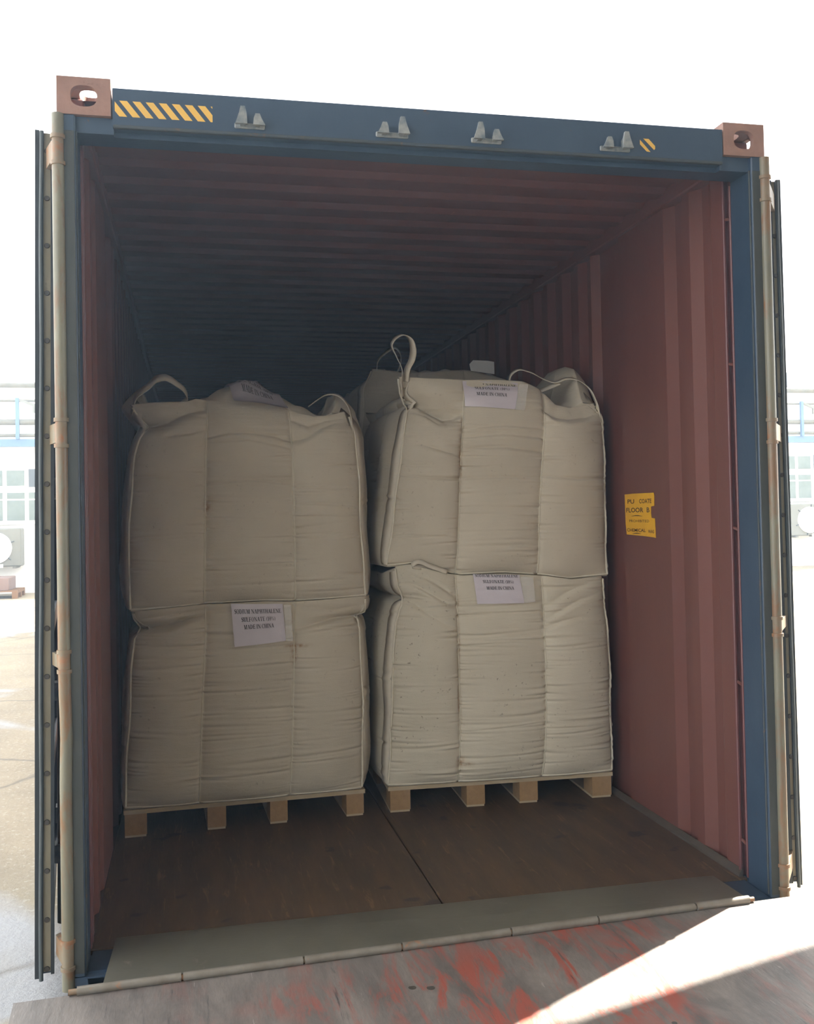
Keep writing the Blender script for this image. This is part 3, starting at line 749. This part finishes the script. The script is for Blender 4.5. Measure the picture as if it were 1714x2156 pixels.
def front_y(bag, x, z):
    """front surface y at x, z (nearest sample of the relief-free surface)"""
    best = None
    for c in range(3):
        w, v = np.meshgrid(np.linspace(0, 1, 41), np.linspace(.02, 1, 120)); P = bag.S(0, c, w, v)
        d = (P[..., 0] - x) ** 2 + (P[..., 2] - z) ** 2; i = np.unravel_index(np.argmin(d), d.shape)
        if best is None or d[i] < best[0]: best = (d[i], P[i][1])
    return best[1]
def pouch(root, quad, fy, lines, label=None, film=None, lift=.006, top=None):
    """quad: four (x, z) corners TL TR BR BL; fy(x, z) -> y of the cloth; lines: (text, u0, u1, v, h).
    With top = f(x, y) -> z the quad is (x, y) and the pouch lies on the bag's top instead."""
    Q = np.array(quad, float); NU, NV = 10, 8
    def P2(u, v_): return (Q[0] * (1 - u) + Q[1] * u) * v_ + (Q[3] * (1 - u) + Q[2] * u) * (1 - v_)
    g_ = fy if top is None else (lambda x, y: -top(x, y))
    Y = np.array([[g_(*P2(i / NU, j / NV)) for i in range(NU + 1)] for j in range(NV + 1)])
    for _ in range(3):      # keep the sheet taut and in front of the cloth
        Yp = np.pad(Y, 1, mode='edge'); Y = np.minimum(Y, (Yp[:-2, 1:-1] + Yp[2:, 1:-1] + Yp[1:-1, :-2] + Yp[1:-1, 2:]) / 4)
    Y = Y - lift
    def P3(u, v_, d=0.0):
        a, b = min(u, .9999) * NU, min(v_, .9999) * NV; i, j = int(a), int(b); fu, fv = a - i, b - j
        y = (Y[j, i] * (1 - fu) + Y[j, i + 1] * fu) * (1 - fv) + (Y[j + 1, i] * (1 - fu) + Y[j + 1, i + 1] * fu) * fv
        x, z = P2(u, v_); y = y - d + .0012 * math.sin(u * 9 + v_ * 14)
        return (x, y, z) if top is None else (x, z, -y)
    vv = [P3(i / NU, j / NV) for j in range(NV + 1) for i in range(NU + 1)]; n_ = len(vv); vv += [P3(i / NU, j / NV, -.002) for j in range(NV + 1) for i in range(NU + 1)]
    f = []; W_ = NU + 1
    for j in range(NV):
        for i in range(NU):
            a = j * W_ + i; f += [(a, a + 1, a + W_ + 1, a + W_), (n_ + a, n_ + a + W_, n_ + a + W_ + 1, n_ + a + 1)]
    po = make('document_pouch', vv, f, PINKP, root, True); po['label'] = label or 'paper label in a clear plastic pouch'
    for (s_, u0, u1, v_, h) in lines:
        wtot, quads = serif_line(s_); vv = []; f = []
        for q in quads:
            k = len(vv); vv += [P3(u0 + (u1 - u0) * a / wtot, v_ + h * b, .0016) for a, b in q]; f.append((k, k + 1, k + 2, k + 3))
        make('lettering', vv, f, INK, po)
    if film:
        F = np.array(film, float); y = Y.min() - .004
        vv = [(F[k][0], y + (.012 if k in (0, 1) else 0.004), F[k][1]) for k in range(4)]; m = MB(); m.add(vv + [(a, b + .001, c) for a, b, c in vv], [(0, 1, 2, 3), (4, 7, 6, 5)])
        m.build('plastic_sleeve', FILM, po)
    return po
def cap_z(bag):
    C = bag.cap.reshape(-1, 3)
    def f(x, y):
        d = (C[:, 0] - x) ** 2 + (C[:, 1] - y) ** 2; i = np.argsort(d)[:6]; w = 1 / (d[i] + 1e-5); return float((C[i, 2] * w).sum() / w.sum())
    return f
TXT = lambda v: [('SODIUM NAPHTHALENE', .05, .955, v[0], .105), ('SULFONATE (10%)', .17, .83, v[1], .105), ('MADE IN CHINA', .21, .79, v[2], .105)]

GRP = 'bulk bags stacked in the container'
# ---- left, bottom
LBz1 = [(-1.09, 1.110), (-.777, 1.130), (-.51, 1.134), (-.38, 1.126), (-.21, 1.131), (-.05, 1.136)]
LB = Bag([(.25, -1.126), (.47, -1.113), (.67, -1.099), (.88, -1.087), (.99, -1.076), (1.03, -1.052), (1.075, -1.078), (1.13, -1.08)],
         [(.25, -.084), (.39, -.076), (.61, -.070), (.82, -.073), (.98, -.080), (1.045, -.092), (1.06, -.050), (1.13, -.048)],
         [(.27, -.811), (.56, -.798), (.77, -.787), (.99, -.773), (1.13, -.772)], [(.30, -.411), (.53, -.398), (.85, -.386), (1.13, -.382)],
         (1.318, 1.350), [(-1.13, .252), (-.05, .252)], LBz1, side=(.045, .075), seed=3, fill=1.10, wamp=.85, nwr=34,
         folds=[dict(side=0, cols=(0,), line=[(0, 1.030), (.08, 1.034), (.16, 1.045), (.24, 1.066), (.333, 1.083)], win=[(0, 1), (.2, 1), (.29, .5), (.333, .15)], d=.042, up=.03, dn=.010, ridge=.006),
                dict(side=0, cols=(0,), line=[(0, 1.07), (.333, 1.105)], win=[(0, .2), (.15, .7), (.333, .5)], d=.012, up=.012, dn=.008),
                dict(side=0, cols=(2,), line=[(.667, 1.0), (.75, 1.018), (.87, 1.042), (1, 1.048)], win=[(.667, .25), (.76, .5), (.9, 1), (1, 1)], d=.026, up=.03, dn=.008, ridge=.004),
                dict(side=0, cols=(2,), line=[(.667, 1.105), (.85, 1.080), (1, 1.10)], win=[(.667, .8), (.85, .8), (1, .1)], d=.010, up=.014, dn=.010),
                dict(side=0, cols=(1,), line=[(.333, 1.10), (.667, 1.105)], win=[(.333, .9), (.45, .6), (.667, .7)], d=.008, up=.01, dn=.008),
                dict(side=3, cols=(0, 1, 2), line=[(0, 1.05), (1, 1.03)], win=[(0, 1), (1, 1)], d=.035, up=.03, dn=.015),
                dict(side=1, cols=(0, 1, 2), line=[(0, 1.05), (1, 1.05)], win=[(0, 1), (1, 1)], d=.02, up=.03, dn=.012)],
         stains=[(-.385, .90, .012, .05), (-.375, .93, .05, .008)])
r = empty('bulk_bag', (-.6, 1.85, .251), 'cream woven bulk bag with full printed pouch, bottom of the left stack', 'bulk bag', GRP)
LB.build(r, FAB); LB.trims(r)
pouch(r, [(-.662, 1.131), (-.434, 1.120), (-.424, .957), (-.650, .942)], lambda x, z: front_y(LB, x, min(z, 1.10)), TXT((.765, .575, .395)), film=[(-.433, 1.118), (-.400, 1.116), (-.394, .957), (-.423, .957)], lift=.014)
# ---- left, top
LT = Bag([(1.11, -1.088), (1.29, -1.096), (1.5, -1.088), (1.70, -1.074), (1.79, -1.062), (1.86, -1.040), (1.92, -1.006), (1.955, -1.040), (2.02, -1.086)],
         [(1.13, -.044), (1.21, -.052), (1.47, -.064), (1.69, -.069), (1.88, -.080), (1.98, -.112)],
         [(1.14, -.777), (1.49, -.768), (1.78, -.761), (1.97, -.750), (2.05, -.75)], [(1.15, -.375), (1.48, -.373), (1.78, -.376), (1.97, -.386)],
         (1.315, 1.350), [(-1.09, 1.106), (-.777, 1.126), (-.51, 1.130), (-.38, 1.122), (-.21, 1.127), (-.05, 1.132)],
         [(-1.09, 2.014), (-1.0, 2.022), (-.84, 2.028), (-.80, 2.040), (-.75, 2.034), (-.56, 2.012), (-.40, 1.996), (-.34, 1.976), (-.27, 1.962), (-.19, 1.972), (-.13, 1.990), (-.10, 1.972)],
         side=(.055, .075), seed=5, fill=1.955, mound=(.178, -.15, .0, .23), rimL=.10, rimR=.095, lean=.075, nwr=24, wamp=.8, backrim=2.0,
         folds=[dict(side=0, cols=(0,), line=[(0, 1.915), (.12, 1.93), (.24, 1.972), (.333, 1.988)], win=[(0, 1), (.15, .9), (.333, .35)], d=.034, up=.045, dn=.016, ridge=.004),
                dict(side=0, cols=(0,), line=[(.12, 1.868), (.25, 1.882), (.333, 1.90)], win=[(0, 0), (.11, 0), (.16, 1), (.3, .5), (.333, .2)], d=.012, up=.02, dn=.007),
                dict(side=0, cols=(2,), line=[(.667, 1.845), (.74, 1.862), (.82, 1.905), (.9, 1.93), (1, 1.935)], win=[(.667, 1), (.82, .9), (.92, .3), (1, .1)], d=.016, up=.03, dn=.009, ridge=.004),
                dict(side=0, cols=(2,), line=[(.667, 1.945), (.76, 1.915), (.85, 1.94), (1, 1.96)], win=[(.667, .6), (.76, 1), (.9, .3), (1, 0)], d=.016, up=.03, dn=.012),
                dict(side=0, cols=(1,), line=[(.333, 1.862), (.42, 1.884), (.5, 1.884), (.6, 1.868), (.667, 1.845)], win=[(.333, 1), (.667, 1)], d=.008, up=.010, dn=.007, ridge=.003),
                dict(side=0, cols=(1,), line=[(.333, 1.66), (.5, 1.675), (.667, 1.655)], win=[(.333, 1), (.667, 1)], d=.006, up=.006, dn=.005, ridge=.002),
                dict(side=0, cols=(1,), line=[(.333, 1.845), (.5, 1.855), (.667, 1.815)], win=[(.333, .5), (.667, 1)], d=.006, up=.007, dn=.005, ridge=.002),
                dict(side=0, cols=(2,), line=[(.667, 1.57), (.8, 1.565), (1, 1.55)], win=[(.667, 1), (1, .4)], d=.006, up=.006, dn=.005, ridge=.002)],
         stains=[(-.757, 1.56, .012, .025)])
r = empty('bulk_bag', (-.6, 1.85, 1.13), 'cream woven bulk bag with one looped handle, top of the left stack', 'bulk bag', GRP)
LT.build(r, FAB); LT.trims(r)
def spl(pts, n=40):
    """smooth curve through points"""
    P = np.array(pts, float); t = np.concatenate([[0], np.cumsum(np.linalg.norm(np.diff(P, axis=0), axis=1))]); tt = np.linspace(0, t[-1], n); out = []
    for k in range(P.shape[1]):
        m_ = np.gradient(P[:, k], t); idx = np.clip(np.searchsorted(t, tt, 'right') - 1, 0, len(t) - 2); h = t[idx + 1] - t[idx]; s_ = (tt - t[idx]) / h
        out.append((2 * s_**3 - 3 * s_**2 + 1) * P[idx, k] + (s_**3 - 2 * s_**2 + s_) * h * m_[idx] + (-2 * s_**3 + 3 * s_**2) * P[idx + 1, k] + (s_**3 - s_**2) * h * m_[idx + 1])
    return np.stack(out, -1)
p = spl([(-1.075, 1.345, 1.97), (-1.052, 1.37, 2.06), (-1.0, 1.385, 2.108), (-.972, 1.385, 2.135), (-.935, 1.39, 2.145), (-.882, 1.40, 2.118), (-.845, 1.41, 2.085), (-.836, 1.42, 2.058), (-.86, 1.43, 2.03)])
wd = np.array([np.array((0, .85, .5)) + t * np.array((0, -.4, .4)) for t in np.linspace(0, 1, 40)])
m = MB(); m.band(p, np.interp(np.linspace(0, 1, 40), [0, .3, .5, .8, 1], [.05, .05, .05, .03, .03]), wd, .003); m.build('lifting_loop', WEB, r, True)
p = spl([(-.088, 1.352, 1.86), (-.092, 1.36, 1.955), (-.112, 1.38, 2.03), (-.155, 1.40, 2.072), (-.20, 1.41, 2.074), (-.25, 1.42, 2.045), (-.285, 1.43, 2.02)])
m = MB(); m.band(p, .04, (0.25, 1, .3), .003); m.build('lifting_loop', WEB, r, True)
ltz = cap_z(LT)
pouch(r, [(-.668, 1.54), (-.432, 1.54), (-.398, 1.225), (-.634, 1.225)], None, TXT((.62, .44, .26)), lift=.010, top=lambda x, y: ltz(x, max(y, 1.285)) - max(0, 1.285 - y) * .55)
# ---- right, bottom
J = [(.07, 1.268), (.166, 1.276), (.311, 1.234), (.402, 1.218), (.6, 1.222), (.81, 1.203), (.93, 1.184), (1.10, 1.193)]
RB = Bag([(.25, .044), (.385, .056), (.60, .073), (.71, .072), (.86, .083), (1.0, .098), (1.06, .112), (1.115, .135), (1.17, .110), (1.28, .098)],
         [(.25, 1.128), (.31, 1.128), (.53, 1.127), (.76, 1.128), (.945, 1.123), (1.04, 1.108), (1.19, 1.102)],
         [(.287, .369), (.59, .378), (.81, .376), (1.03, .376), (1.21, .373)], [(.267, .774), (.564, .793), (.787, .796), (1.0, .792), (1.2, .790)],
         (1.352, 1.300), [(.04, .252), (1.13, .252)], J, side=(.055, .030), seed=8, fill=1.18, nwr=46, wamp=1.0,
         folds=[dict(side=0, cols=(0,), line=[(0, 1.112), (.06, 1.10), (.15, 1.05), (.25, 1.0), (.333, .97)], win=[(0, 1), (.08, .8), (.18, .4), (.3, .2), (.333, 0)], d=.014, up=.02, dn=.012, ridge=.003),
                dict(side=0, cols=(0,), line=[(0, 1.20), (.1, 1.175), (.2, 1.12), (.333, 1.06)], win=[(0, .3), (.1, 1), (.25, 1), (.333, .4)], d=.010, up=.018, dn=.009, ridge=.003),
                dict(side=0, cols=(0,), line=[(.08, 1.24), (.2, 1.19), (.333, 1.11)], win=[(0, 0), (.1, .3), (.2, 1), (.333, .7)], d=.009, up=.016, dn=.008, ridge=.003),
                dict(side=0, cols=(0,), line=[(0, 1.135), (.15, 1.12), (.333, 1.10)], win=[(0, .5), (.1, .8), (.2, .2), (.333, 0)], d=.008, up=.012, dn=.008),
                dict(side=0, cols=(2,), line=[(.667, 1.06), (.78, 1.12), (.95, 1.175), (1, 1.18)], win=[(.667, .6), (.8, 1), (.95, .4), (1, 0)], d=.009, up=.02, dn=.012, ridge=.002),
                dict(side=0, cols=(2,), line=[(.667, 1.0), (.75, 1.04), (.85, 1.085), (1, 1.12)], win=[(.667, .8), (.8, 1), (.9, .4), (1, 0)], d=.008, up=.014, dn=.009, ridge=.003),
                dict(side=0, cols=(2,), line=[(.667, .96), (.75, .99), (.85, 1.005), (1, .99)], win=[(.667, .9), (.8, 1), (.9, .2), (1, 0)], d=.009, up=.01, dn=.007, ridge=.003),
                dict(side=3, cols=(0, 1, 2), line=[(0, 1.115), (1, 1.115)], win=[(0, 1), (1, 1)], d=.025, up=.022, dn=.012, ridge=.004)],
         stains=[(.372, .36, .015, .02), (.39, .345, .035, .008), (.372, .62, .006, .1), (.374, .9, .006, .1), (.375, 1.1, .008, .03)])
r = empty('bulk_bag', (.6, 1.85, .251), 'soiled cream bulk bag with half hidden pouch, bottom of the right stack', 'bulk bag', GRP)
RB.build(r, FAB_D); RB.trims(r)
pouch(r, [(.449, 1.224), (.668, 1.214), (.686, 1.082), (.463, 1.086)], lambda x, z: front_y(RB, x, min(z, 1.19)),
      [('SODIUM NAPHTHALENE', .03, .97, .905, .095), ('SULFONATE (10%)', .18, .84, .70, .11), ('MADE IN CHINA', .24, .83, .48, .11)], film=[(.669, 1.205), (.735, 1.2), (.742, 1.085), (.686, 1.083)], lift=.010)
m = MB(); m.band(spl([(.27, 1.335, 1.262), (.2, 1.30, 1.262), (.165, 1.29, 1.272), (.18, 1.285, 1.285), (.26, 1.285, 1.262), (.33, 1.285, 1.236)]), .022, (0, .4, 1), .003); m.build('tucked_loop', WEB, r, True)
# ---- right, top
RT = Bag([(1.28, .060), (1.30, .063), (1.47, .092), (1.69, .125), (1.80, .138), (1.95, .165), (2.02, .178), (2.075, .146), (2.13, .136), (2.17, .136)],
         [(1.20, 1.133), (1.33, 1.126), (1.56, 1.130), (1.77, 1.130), (1.95, 1.126), (2.0, 1.112), (2.05, 1.09)],
         [(1.25, .377), (1.465, .391), (1.685, .402), (1.9, .419), (2.02, .427), (2.14, .44)], [(1.215, .774), (1.457, .780), (1.68, .797), (1.9, .819), (2.02, .822), (2.1, .825)],
         (1.350, 1.310), [(a, b - .003) for a, b in J],
         [(.12, 2.160), (.26, 2.145), (.44, 2.137), (.58, 2.137), (.72, 2.128), (.80, 2.096), (.845, 2.06), (.885, 2.020), (.96, 2.004), (1.06, 2.022), (1.10, 2.030)],
         side=(.055, .030), seed=9, fill=2.00, mound=(.16, .1, -.05, .27), rimL=.0, rimR=.15, lean=.07, nwr=30, wamp=.95, backrim=2.09,
         folds=[dict(side=0, cols=(0,), line=[(0, 2.022), (.06, 2.012), (.14, 1.975), (.22, 1.945), (.28, 1.948), (.333, 1.975)], win=[(0, 1), (.2, 1), (.28, .7), (.333, .1)], d=.050, up=.075, dn=.014, ridge=.008),
                dict(side=0, cols=(0,), line=[(0, 1.99), (.1, 1.965), (.18, 1.925), (.333, 1.92)], win=[(0, .6), (.15, 1), (.22, .5), (.333, 0)], d=.012, up=.012, dn=.008),
                dict(side=0, cols=(2,), line=[(.667, 1.985), (.72, 1.955), (.8, 1.945), (.92, 1.958), (1, 1.985)], win=[(.667, .4), (.72, 1), (.9, 1), (1, .2)], d=.028, up=.05, dn=.010, ridge=.006),
                dict(side=0, cols=(1,), line=[(.333, 1.81), (.5, 1.815), (.667, 1.79)], win=[(.333, 1), (.667, 1)], d=.007, up=.008, dn=.006, ridge=.003),
                dict(side=0, cols=(1,), line=[(.333, 1.86), (.5, 1.875), (.667, 1.855)], win=[(.333, .7), (.667, 1)], d=.007, up=.010, dn=.006, ridge=.003),
                dict(side=0, cols=(1,), line=[(.333, 1.90), (.5, 1.915), (.667, 1.90)], win=[(.333, 1), (.667, .8)], d=.006, up=.010, dn=.006, ridge=.003),
                dict(side=0, cols=(1,), line=[(.333, 1.67), (.5, 1.675), (.667, 1.667)], win=[(.333, 1), (.667, 1)], d=.006, up=.006, dn=.005, ridge=.002),
                dict(side=0, cols=(0,), line=[(0, 1.69), (.15, 1.675), (.333, 1.665)], win=[(0, .8), (.333, 1)], d=.007, up=.007, dn=.005, ridge=.002),
                dict(side=0, cols=(2,), line=[(.667, 1.675), (.85, 1.66), (1, 1.665)], win=[(.667, 1), (1, .8)], d=.007, up=.006, dn=.005, ridge=.002),
                dict(side=0, cols=(0,), line=[(.1, 1.83), (.22, 1.80), (.333, 1.77)], win=[(.05, 0), (.16, 1), (.333, 1)], d=.008, up=.010, dn=.007, ridge=.003),
                dict(side=3, cols=(0, 1, 2), line=[(0, 2.04), (1, 2.03)], win=[(0, 1), (1, 1)], d=.03, up=.05, dn=.02)],
         stains=[(.402, 1.75, .006, .1)])
r = empty('bulk_bag', (.6, 1.85, 1.22), 'cream bulk bag with tall upright loop, top of the right stack', 'bulk bag', GRP)
RT.build(r, FAB); RT.trims(r)
pouch(r, [(.430, 2.130), (.692, 2.118), (.664, 1.990), (.431, 2.008)], lambda x, z: front_y(RT, x, min(z, 2.10)) + max(0, z - 2.085) * .7,
      [('SODIUM NAPHTHALENE', .09, .97, .845, .075), ('SULFONATE (10%)', .20, .84, .68, .10), ('MADE IN CHINA', .22, .80, .44, .125)], film=[(.69, 2.11), (.735, 2.108), (.712, 1.985), (.662, 1.988)], lift=.008)
p = spl([(.150, 1.345, 2.06), (.143, 1.33, 2.13), (.143, 1.32, 2.182), (.118, 1.32, 2.240), (.096, 1.32, 2.300), (.122, 1.325, 2.335), (.154, 1.33, 2.347), (.186, 1.335, 2.330), (.201, 1.34, 2.288), (.197, 1.345, 2.236), (.172, 1.345, 2.184), (.165, 1.35, 2.13)], 60)
wd = np.array([(np.cos(a), np.sin(a), .25) for a in np.linspace(1.1, 2.3, 60)])
m = MB(); m.band(p, np.interp(np.linspace(0, 1, 60), [0, .15, .3, .5, .75, 1], [.05, .03, .026, .045, .05, .03]), wd, .003); m.build('lifting_loop', WEB, r, True)
p = spl([(1.118, 1.315, 1.93), (1.108, 1.33, 2.03), (1.075, 1.36, 2.115), (1.03, 1.385, 2.152), (.98, 1.40, 2.158), (.93, 1.41, 2.14), (.88, 1.42, 2.155), (.80, 1.43, 2.195), (.75, 1.44, 2.205), (.715, 1.45, 2.18), (.705, 1.46, 2.14)], 60)
m = MB(); m.band(p, np.interp(np.linspace(0, 1, 60), [0, .4, .6, 1], [.05, .045, .03, .04]), (.1, 1, .35), .003); m.build('lifting_loop', WEB, r, True)
m = MB(); m.band(spl([(.95, 1.41, 2.138), (.88, 1.415, 2.11), (.82, 1.42, 2.085)]), .035, (0, .8, .6), .003); m.build('lifting_loop', WEB, r, True)
# ---- second row behind the right stack
for (zl, zh, sd_, lab) in ((.252, 1.30, 21, 'bulk bag hidden behind the right stack, standing on the rear pallet'), (1.305, 2.36, 22, 'tall bulk bag in shadow behind the right stack, white paper flap on top')):
    B2 = Bag([(zl, .17), (zl + .3, .15), (zh - .1, .19), (zh, .24)], [(zl, 1.13), (zh - .1, 1.13), (zh, 1.06)], [(zl, .47), (zh, .52)], [(zl, .83), (zh, .80)],
             (2.62, 2.62), [(.17, zl), (1.13, zl)], [(.2, zh + .02), (.45, zh - .015), (.8, zh + .01), (1.1, zh - .05)], side=(.05, .02), seed=sd_, fill=zh - .03, mound=(.06, 0, 0, .3), lean=.08, nwr=12)
    r = empty('bulk_bag', (.65, 3.15, zl), lab, 'bulk bag', GRP); B2.build(r, FAB, 90); B2.trims(r)
    if zl > 1:
        p = spl([(.262, 2.60, 2.36), (.275, 2.61, 2.42), (.33, 2.62, 2.475), (.385, 2.63, 2.50), (.415, 2.64, 2.47), (.42, 2.65, 2.42), (.40, 2.66, 2.36)])
        m = MB(); m.band(p, .045, (.2, 1, .5), .003); m.build('lifting_loop', WEB, r, True)
        m = MB(); m.prism([(.842, 2.345), (.99, 2.325), (.992, 2.402), (.95, 2.408), (.86, 2.41), (.835, 2.385)], (0, 2.60 - .28, .02), (1, 0, 0), (0, .12, 1), (0, 1, 0), .002); m.build('paper_flap', FANW, r)

# ================================================================== BACKGROUND: facade across the yard
YB = 19.0
BD = empty('factory_building', (4, YB, 0), 'long white factory building across the yard, pipes along its top', 'building')
MB().box(-16, 30, YB, YB + 6, .0, 4.3).build('wall', WALLW, BD)
MB().box(-16, 30, YB + 2, YB + 8, 4.3, 5.9).build('upper_wall', WALLW, BD)
MB().box(-16, 30, YB - .10, YB + .02, .0, .30).build('plinth', WALLW, BD)
MB().box(-16, 30, YB - .18, YB, 3.03, 3.18).build('eaves_beam', BEAMB, BD)
for (z, r_) in ((4.31, .065), (3.985, .03), (3.535, .06), (3.26, .035)):
    MB().tube((-16, YB - .16, z), (30, YB - .16, z), r_, 10).build('pipe', PIPEW, BD, True)
for x in (-8.25, -4.255, -.25, 3.75, 7.8, 11.8, 13.875, 17.9):
    m = MB(); m.box(x - .035, x + .035, YB - .26, YB - .19, 3.18, 4.03); st_ = m.build('pipe_bracket', BEAMB, BD)
    m = MB(); m.prism([(0, 4.03), (.36, 3.90), (.36, 3.72), (.30, 3.72), (.30, 3.86), (0, 3.98)], (x, YB - .24, 0), (1, 0, 0), (0, 0, 1), (0, 1, 0), .04); m.build('brace', ACW, st_)
for (x, z0, z1) in ((-4.06, 4.75, 4.88), (-4.06, 4.52, 4.66), (14.33, 4.47, 5.0), (2.0, 4.6, 5.0), (8.0, 4.6, 5.0)):
    MB().box(x - .02, x + .6, YB + 1.97, YB + 2.02, z0 + .06, z1 + .06).build('vent_window', GLASSD, BD)
def window_bay(x0, n, dz, dark):
    m = MB(); x1 = x0 + n * .43 + .08
    m.box(x0 - .05, x1, YB - .06, YB - .002, 1.42 + dz, 2.68 + dz); fr = m.build('window', WALLW, BD)
    for k in range(n):
        a = x0 + .04 + k * .43; dk = k in dark
        for (za, zb) in (((2.19, 2.57) if dk else (2.22, 2.54)), (1.95, 2.08), (1.50, 1.92)):
            MB().box(a, a + .35, YB - .066, YB - .058, za + dz, zb + dz).build('pane', GLASSD if dk and za > 2.1 else GLASSY, fr)
window_bay(-4.505 - .04 - .43 * 5, 8, 0.0, (6,))
window_bay(13.80 - .43 * 2, 6, .16, (3,))
window_bay(2.0, 5, 0.0, (2,)); window_bay(7.5, 5, 0.1, ())
def ac_unit(x, z, label):
    r = empty('air_conditioner', (x, YB - .35, z - .36), label, 'air conditioner', 'outdoor air conditioners on the facade')
    m = MB(); m.bbox(x - .50, x + .49, YB - .52, YB - .12, z - .38, z + .39, .02); m.build('housing', ACW, r)
    m = MB(); m.tube((x, YB - .52, z), (x, YB - .545, z), .315, 40); m.build('fan_shroud', FANW, r, False)
    for k in range(6):
        t = math.radians(20 + 60 * k); c = MB(); c.tube((x + .30 * math.cos(t), YB - .53, z + .30 * math.sin(t)), (x + .38 * math.cos(t), YB - .53, z + .38 * math.sin(t)), .012, 6); c.build('grille_clip', GLASSD, r)
    m = MB(); m.box(x + .06, x + .14, YB - .535, YB - .52, z - .40, z - .33); m.build('badge', FANW, r)
    for s_ in (-1, 1):
        m = MB(); m.box(x + s_ * .36 - .03, x + s_ * .36 + .03, YB - .56, YB, z - .42, z - .38); m.build('wall_bracket', PIPEW, r)
ac_unit(-4.655, .955, 'outdoor air conditioner on the wall left of the container')
ac_unit(13.80, 1.13, 'outdoor air conditioner on the wall right of the container')
r = empty('yard_pallet', (-4.75, YB - 1.15, 0), 'orange-brown wooden pallet on the yard, left of the container', 'pallet')
for k in range(5): MB().box(-5.35, -4.08, YB - 1.6 + k * .2, YB - 1.46 + k * .2, .13, .155).build('deck_board', WOODO, r)
for x in (-5.3, -4.72, -4.18):
    MB().box(x, x + .1, YB - 1.6, YB - .66, .10, .13).build('stringer', WOODO, r)
    for k in range(3): MB().box(x, x + .1, YB - 1.6 + k * .42, YB - 1.48 + k * .42, .0, .10).build('block', WOODO, r)
m = MB(); m.bbox(-5.3, -4.24, YB - 1.55, YB - .75, .155, .40, .01)
o = m.build('carton', CARD, None, False, (-4.77, YB - 1.15, .155)); tag(o, 'pinkish flat carton lying on the yard pallet', 'box')

# ================================================================== added haze around the container, stands in for lens veil
hm = bpy.data.materials.new('veil_haze'); hm.use_nodes = True; ht = hm.node_tree; ht.nodes.clear()
ho = ht.nodes.new('ShaderNodeOutputMaterial'); hv = ht.nodes.new('ShaderNodeVolumeScatter')
hv.inputs['Color'].default_value = (.60, .80, 1.0, 1); hv.inputs['Density'].default_value = HAZE; hv.inputs['Anisotropy'].default_value = .55
ht.links.new(hv.outputs[0], ho.inputs['Volume'])
tag(MB().box(-3.5, 5, -5, 12.4, -.02, 4.55).build('veil_haze', hm), 'thin bluish haze added to veil the dark interior', 'haze', kind='stuff')
